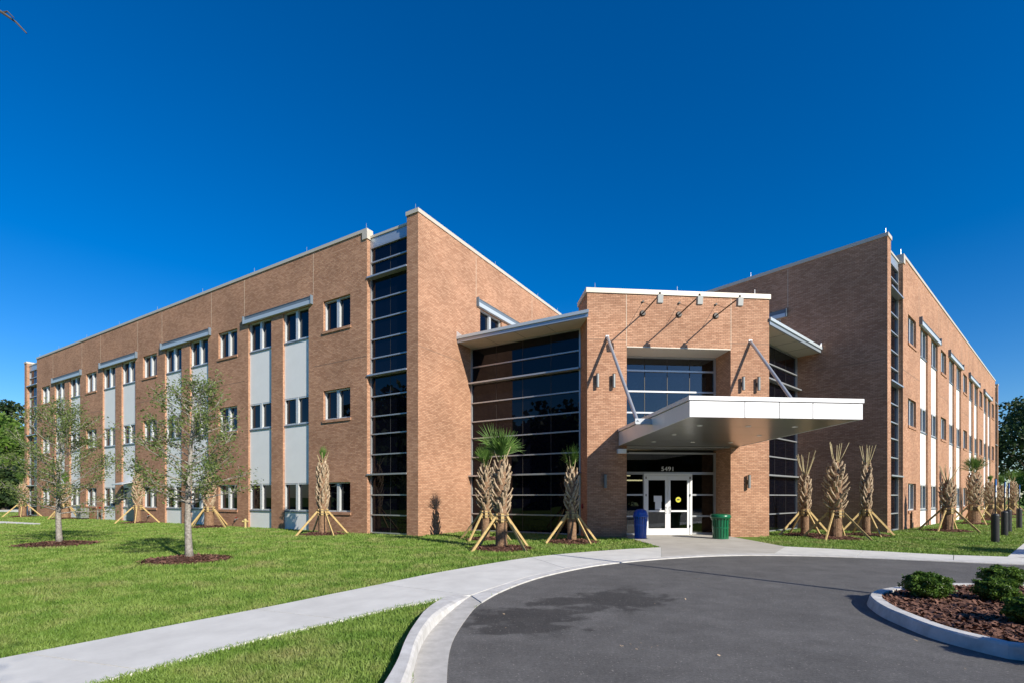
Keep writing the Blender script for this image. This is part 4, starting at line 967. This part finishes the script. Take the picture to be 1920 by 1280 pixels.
def big_tree(name, p, label, H, rad, n, m, seed, z0=.25, size=.55, grp=None, cat='tree', trunk_r=.3):
    rd = random.Random(seed); o = empty(name, p); tag(o, label, cat, grp)
    tk = MB(); tk.tube([p + Vector((0, 0, -.1)), p + Vector((.2, 0, H * .3)), p + Vector((-.1, .2, H * .6)), p + Vector((.1, 0, H * .85))], [trunk_r * 1.3, trunk_r, trunk_r * .6, .08], 9)
    cl = []
    for k in range(26):
        z = H * (z0 + (1 - z0) * rd.random() ** .8); f = (z / H - z0) / (1 - z0); r = rad * math.sin(math.pi * (.2 + .72 * f)) ** .8; t = rd.uniform(0, 6.283); q = r * rd.uniform(.35, .9)
        c = p + Vector((q * math.cos(t), q * math.sin(t), z)); cl.append((c, rad * rd.uniform(.22, .42)))
        tk.tube([p + Vector((0, 0, z * .6)), p.lerp(c, .5) + Vector((0, 0, z * .38)), c], [trunk_r * .3, trunk_r * .18, .03], 5, cap=False)
    part('trunk', tk, m_bark(m), o)
    C = []
    per = n // len(cl)
    for c, r in cl:
        a = rng.normal(0, 1, (per, 3)); a /= np.linalg.norm(a, axis=1)[:, None]; a *= (r * rng.uniform(.45, 1.1, per) ** .6)[:, None]; a[:, 2] *= .7
        C.append(a + np.array(c))
    v, f = leaf_cards(np.concatenate(C), size, .6)
    q = fast_mesh('crown', v, f, m, p, o); return o
def m_bark(m): return M_DBARK
# woods beyond the left end
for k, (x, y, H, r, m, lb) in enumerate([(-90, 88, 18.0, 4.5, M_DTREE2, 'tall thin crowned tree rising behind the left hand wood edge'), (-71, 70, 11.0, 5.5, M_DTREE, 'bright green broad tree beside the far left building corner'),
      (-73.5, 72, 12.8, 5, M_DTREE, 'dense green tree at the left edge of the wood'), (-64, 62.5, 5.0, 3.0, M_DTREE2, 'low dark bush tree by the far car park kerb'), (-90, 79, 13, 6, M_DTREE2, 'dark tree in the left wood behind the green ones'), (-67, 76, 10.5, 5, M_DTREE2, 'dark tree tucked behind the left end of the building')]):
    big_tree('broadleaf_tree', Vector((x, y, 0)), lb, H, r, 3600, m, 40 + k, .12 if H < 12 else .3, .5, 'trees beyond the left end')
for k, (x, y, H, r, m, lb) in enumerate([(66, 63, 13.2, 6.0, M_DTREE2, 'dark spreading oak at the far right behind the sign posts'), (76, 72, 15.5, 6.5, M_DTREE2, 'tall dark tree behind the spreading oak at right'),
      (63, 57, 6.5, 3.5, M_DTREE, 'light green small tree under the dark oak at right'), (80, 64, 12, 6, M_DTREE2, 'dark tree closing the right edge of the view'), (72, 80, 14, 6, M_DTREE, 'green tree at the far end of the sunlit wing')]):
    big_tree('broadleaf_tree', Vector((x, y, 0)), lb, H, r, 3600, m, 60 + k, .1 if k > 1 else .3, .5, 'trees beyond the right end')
# woodland around the site behind the camera: mirrored in the glass, never in frame
C = []; wt = MB()
for k in range(76):
    az = R(-78 - k * 2.7); az += rng.uniform(-.02, .02)
    deg = math.degrees(az) % 360
    dist = rng.uniform(44, 58); H = rng.uniform(12, 16.5)
    if deg > 235 or deg < 10: H *= 1.12
    if deg < 215: dist += 6; H = rng.uniform(10.5, 13)
    c = Vector((dist * math.sin(az) - 2, dist * math.cos(az) + 4, 0)); r = H * .36
    wt.tube([c, c + Vector((0, 0, H * .7))], [.3, .1], 6)
    for j in range(15):
        z = H * rng.uniform(.04, .92); t = rng.uniform(0, 6.28); q = r * rng.uniform(.2, .9); cc = np.array([c.x + q * math.cos(t), c.y + q * math.sin(t), z])
        a = rng.normal(0, 1, (110, 3)); a /= np.linalg.norm(a, axis=1)[:, None]; a *= (r * .5 * rng.uniform(.3, 1, 110) ** .5)[:, None]; C.append(a + cc)
v, f = leaf_cards(np.concatenate(C), 1.1, .7)
wo = empty('woodland'); tag(wo, kind='stuff'); wo['label'] = 'belt of trees behind the viewpoint, mirrored in the glass'; wo['category'] = 'woodland'
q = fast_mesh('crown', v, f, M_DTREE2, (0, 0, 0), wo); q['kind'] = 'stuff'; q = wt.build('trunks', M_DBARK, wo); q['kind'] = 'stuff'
# tree left of the viewpoint whose bare twig reaches into the sky corner
p = Vector((-6.6, .6, 0)); o = empty('oak_tree', p); tag(o, 'tree beside the viewpoint whose bare twig hangs in the sky', 'tree')
part('trunk', MB().tube([p, p + Vector((.1, 0, 2.5)), p + Vector((-.1, .2, 6.5))], [.2, .15, .07], 10), M_DBARK, o)
tw = MB(); e0 = p + Vector((0, .1, 4.2)); tipd = lambda x, y, D: Vector(((x - 960) / F_PX * D, D, EYE + (HOR - y) / F_PX * D))
a0 = tipd(-60, -10, 3.2); a1 = tipd(4, 24, 3.3); a2 = tipd(30, 42, 3.3); a3 = tipd(50, 63, 3.32)
tw.tube([e0, e0.lerp(a0, .6) + Vector((0, 0, .3)), a0, a1, a2, a3], [.04, .022, .012, .008, .006, .004], 6)
tw.tube([a1, tipd(14, 22, 3.3), tipd(26, 34, 3.28)], [.006, .004, .003], 5)
part('branch', tw, M_DBARK, o)
CC = rng.normal(0, 1, (900, 3)) * np.array([1.0, 1.0, 1.0]) + np.array([-8.2, -.6, 6.3]); v, f = leaf_cards(CC, .12, .5); fast_mesh('crown', v, f, M_OAK, p, o)
# tree behind the viewpoint that shades the walk corner
p = Vector((2.75, -4.75, 0)); o = empty('oak_tree', p); tag(o, 'leafy tree behind the viewpoint shading the sidewalk corner', 'tree')
part('trunk', MB().tube([p, p + Vector((.1, 0, 3)), p + Vector((-.1, .2, 7))], [.2, .15, .06], 10), M_DBARK, o)
CC = []
for k in range(14):
    c = np.array([p.x + rng.uniform(-.7, .7), p.y + rng.uniform(-.6, .6), rng.uniform(5.4, 7.3)]); CC.append(c + rng.normal(0, .22, (70, 3)))
v, f = leaf_cards(np.concatenate(CC), .13, .5); fast_mesh('crown', v, f, M_OAK, p, o)
# tree right of the frame that throws the shadow over the right lawn
p = Vector((20.6, 8.6, 0)); young = big_tree('oak_tree', p, 'tree beyond the right edge shading the strip of lawn', 5.2, 1.5, 2400, M_DTREE, 91, .45, .2, None, trunk_r=.08)

# lamp post that throws the long shadow over the asphalt
base = Vector((8.75, 5.72, .11)); o = empty('lamp_post', base); tag(o, 'tall slim lamp post rising from the planted island', 'lamp post')
part('pole', MB().tube([base, base + Vector((0, 0, 7.9))], [.06, .045], 12), M_BOLL, o); part('head', MB().box(lambda s, d, z: base + Vector((s, d, z)), -.12, .12, -.5, .1, 7.8, 7.92), M_BOLL, o)
part('foot', MB().lathe([(.14, 0), (.14, .2), (.07, .3)], 14, base), M_CONC, o)

# ------------------------------------------------------------------ shrubs
def shrub(x0, x1, ytop, ybase, label, seed):
    g0 = gp((x0 + x1) / 2, ybase, .12); D = g0.y; w = (x1 - x0) / F_PX * D; h = (ybase - ytop) / F_PX * D * .96
    o = empty('shrub', g0); tag(o, label, 'shrub', 'clipped shrubs on the island')
    st = MB(); rd = random.Random(seed)
    for k in range(9):
        t = k * 2.4; st.tube([g0, g0 + Vector((math.cos(t) * w * .18, math.sin(t) * w * .18, h * .4)), g0 + Vector((math.cos(t) * w * .34, math.sin(t) * w * .34, h * .8))], [.012, .008, .004], 5, cap=False)
    part('stems', st, M_DBARK, o)
    n = 9000; a = rng.normal(0, 1, (n, 3)); a /= np.linalg.norm(a, axis=1)[:, None]; q = rng.uniform(.25, 1, n) ** .4
    nz = 1 + .16 * np.sin(a[:, 0] * 7 + seed) * np.cos(a[:, 1] * 6 + 2 * seed) + .10 * np.sin(a[:, 2] * 9 + a[:, 0] * 5)
    a *= (q * nz * rng.uniform(.9, 1.06, n))[:, None]
    C = np.stack([g0.x + a[:, 0] * w * .44, g0.y + a[:, 1] * w * .42, g0.z + h * .58 + np.sign(a[:, 2]) * np.abs(a[:, 2]) ** .75 * h * .52], 1); C = C[C[:, 2] > g0.z + .03]
    v, f = leaf_cards(C, .036, .55); fast_mesh('foliage', v, f, M_SHRUB, g0, o)
shrub(1697, 1778, 1075, 1121, 'rounded shrub nearest the rounded tip of the island', 1)
shrub(1844, 1920, 1063, 1097, 'shrub at the back kerb of the island', 2)
shrub(1833, 1905, 1086, 1126, 'middle shrub of the island in front of the back one', 3)
shrub(1890, 1975, 1122, 1171, 'shrub cut off by the right edge of the view', 4)
shrub(1960, 2060, 1165, 1230, 'low shrub at the near end of the island bed', 5)
P = np.stack([rng.uniform(4.0, 13.5, 42000), rng.uniform(3.6, 9.5, 42000)], 1); P = P[pip(P, isl)]
SEG = np.array([tuple(q) for q in isl]); dm = np.full(len(P), 9.0)
for i in range(len(SEG)):
    A, B = SEG[i], SEG[(i + 1) % len(SEG)]; ab = B - A; t = np.clip(((P - A) @ ab) / (ab @ ab + 1e-12), 0, 1); dm = np.minimum(dm, np.hypot(*(P - (A + t[:, None] * ab)).T))
P = P[dm > .18]
D = np.hypot(P[:, 0] - 6.5, P[:, 1] - 6.5); P = P[rng.uniform(0, 1, len(P)) < np.clip(1.6 - D / 5, .2, 1)]
q = chips('bark_chips', P, .118 + rng.uniform(0, .03, len(P)), .075, M_CHIP); tag(q, 'reddish bark chips covering the island bed', 'mulch', kind='stuff')

# ------------------------------------------------------------------ parking signs on bollards
for k, (x, y, tp) in enumerate(((1866, 1017.5, 896), (1883.5, 1004, 900), (1891, 996.5, 903), (1911, 990, 905))):
    p = gp(x, y); o = empty('parking_sign', p); tag(o, ('blue parking sign on a black bollard, first from the sidewalk junction', 'blue parking sign on a black bollard, second from the sidewalk junction', 'blue parking sign on a black bollard, third from the sidewalk junction', 'blue parking sign on a black bollard, farthest from the sidewalk junction')[k], 'sign', 'parking signs along the walk')
    part('bollard', MB().lathe([(.115, -.02), (.115, 1.0), (.105, 1.04), (.07, 1.065), (.03, 1.075)], 18, p), M_BOLL, o, smooth=False)
    part('post', MB().box(lambda s, d, z: p + Vector((s * dR.x + d * dD.x, s * dR.y + d * dD.y, z)), -.03, .03, -.02, .02, 1.07, 2.33), M_BOLL, o)
    sf = lambda s, d, z: p + Vector((s * dR.x + d * dD.x, s * dR.y + d * dD.y, z))
    sp_ = part('sign_panel', MB().box(sf, -.15, .15, -.026, -.022, 1.85, 2.31), M_SIGNB, o); part('symbol', MB().box(sf, -.10, .10, -.030, -.027, 1.88, 2.08), M_WHITEP, sp_)
    part('fine_panel', MB().box(sf, -.15, .15, -.026, -.022, 1.66, 1.83), M_WHITEP, o)

# a few dry leaves and bits of grit on the paving
P = np.concatenate([np.stack([rng.uniform(-.3, 6, 16), rng.uniform(4.6, 12.5, 16)], 1), np.stack([1.4 + rng.normal(0, .10, 9), 5.5 + rng.normal(0, .05, 9)], 1)])
P = P[pip(P, [tuple(p) for p in road_poly])]
q = chips('dry_leaves', P, np.full(len(P), .012), .03, M_BOOT); tag(q, 'scattered dry leaf bits and grit on the asphalt', 'leaf litter', kind='stuff')
p = EP(0, .75, 1.28); o = empty('fire_bell', p); tag(o, 'small red fire bell on the flank of the entrance portal', 'alarm bell')
part('gong', MB().tube([EP(-.005, .75, 1.28), EP(-.05, .75, 1.28), EP(-.08, .75, 1.28)], [.11, .10, .04], 14), M_RED, o); part('back_box', MB().box(EP, -.02, -.002, .68, .82, 1.2, 1.36), M_DARKM, o)
# ------------------------------------------------------------------ grass
bx = lambda WF: [tuple(WF(s, d, 0).to_2d()) for s, d in ((-.02, -.02), (WLEN, -.02), (WLEN, WDEP), (-.02, WDEP))]
solid = [bx(WL), bx(WR), [tuple(p) for p in road_poly], [tuple(EP(u, t, 0).to_2d()) for u, t in ((-.05, -.03), (PW + .05, -.03), (PW + .05, 12), (-.05, 12))],
         [tuple(p) for p in outB + kin[::-1]], [tuple(p) for p in polyap], [tuple(p) for p in outD + [outDend, rightend] + ink[2:][::-1]],
         [tuple(p) for p in allin + allout[::-1]], [tuple(p) for p in gin + gout[::-1]], [tuple(p) for p in kface + kback[::-1]], [tuple(p) for p in q0],
         [tuple(b0), tuple(b0 + dR * 60), tuple(b0 + Vector((.657, -.754)) * 1.5 + dR * 60), tuple(b0 + Vector((.657, -.754)) * 1.5)],
         [tuple(p) for p in outB + [EP(OL, -.05, 0).to_2d(), EP(OR_, -.05, 0).to_2d()] + smooth(outD + [outDend], 1) + allout[::-1]], [tuple(p) for p in smooth(outA, 1) + [b.lerp(a, .025) for a, b in zip(smooth(outA, 1), smooth(innA, 1))][::-1]],
         [tuple(WL(-v, s, 0).to_2d()) for v, s in ((0, 3.8), (7, 3.8), (7, 12), (0, 12))], [tuple(WR(-v, s, 0).to_2d()) for v, s in ((0, 3.8), (7, 3.8), (7, 12), (0, 12))]]
def grass(n, d0, d1, x_lo, x_hi, name):
    # points spread evenly over the picture plane of the lawn: density falls with distance squared
    u = rng.uniform(0, 1, n); D = d0 * (d1 / d0) ** u
    X = rng.uniform(x_lo, x_hi, n) * D
    P = np.stack([X, D], 1); ok = np.ones(n, bool)
    for s in solid: ok &= ~pip(P, s)
    for x, y, r in mulch_spots: ok &= (np.hypot(P[:, 0] - x, P[:, 1] - y) > r * .93)
    # thin, patchy places
    pat = np.sin(P[:, 0] * 1.3 + 2 * np.sin(P[:, 1] * .7)) * np.sin(P[:, 1] * 1.1 + 1.7 * np.sin(P[:, 0] * .9)); ok &= rng.uniform(0, 1, n) < np.clip(1.25 - .55 * np.clip(pat - .35, 0, 1) * 1.6, .25, 1)
    P = P[ok]; D = D[ok]; n = len(P)
    sc = np.maximum(1, D / 6.5); h = rng.uniform(.028, .062, n) * np.minimum(sc, 1.35); w = .0042 * sc * rng.uniform(.8, 1.3, n)
    a = rng.uniform(0, 6.283, n); la = rng.uniform(0, 6.283, n); ln = h * rng.uniform(.2, 1.1, n)
    v = np.zeros((n, 5, 3)); ca, sa = np.cos(a), np.sin(a); lx, ly = np.cos(la) * ln, np.sin(la) * ln
    for k, (s, f, g) in enumerate(((-1, 0, 0), (1, 0, 0), (.8, .6, .35), (-.8, .6, .35), (0, 1, 1))):
        v[:, k, 0] = P[:, 0] + ca * w * s + lx * g; v[:, k, 1] = P[:, 1] + sa * w * s + ly * g; v[:, k, 2] = h * f
    me = bpy.data.meshes.new(name); me.vertices.add(n * 5); me.vertices.foreach_set('co', v.astype(np.float32).ravel())
    b = (np.arange(n) * 5)[:, None]; li = np.concatenate([b + np.array([[0, 1, 2, 3]]), b + np.array([[3, 2, 4]])], 1).ravel()
    me.loops.add(n * 7); me.loops.foreach_set('vertex_index', li.astype(np.int32))
    st = np.stack([np.arange(n) * 7, np.arange(n) * 7 + 4], 1).ravel(); me.polygons.add(n * 2); me.polygons.foreach_set('loop_start', st.astype(np.int32))
    try: me.polygons.foreach_set('loop_total', np.tile([4, 3], n).astype(np.int32))
    except Exception: pass
    me.update(calc_edges=True); me.materials.append(M_GRASS)
    o = bpy.data.objects.new(name, me); col.objects.link(o); return o
g1 = grass(500000, 3.4, 52, -1.25, .36, 'grass'); tag(g1, 'short mown lawn grass left of the entrance', 'grass', kind='stuff')
g2 = grass(110000, 12.5, 34, .5, 1.2, 'grass'); tag(g2, 'short mown lawn grass before the dark and sunlit right hand walls', 'grass', kind='stuff')
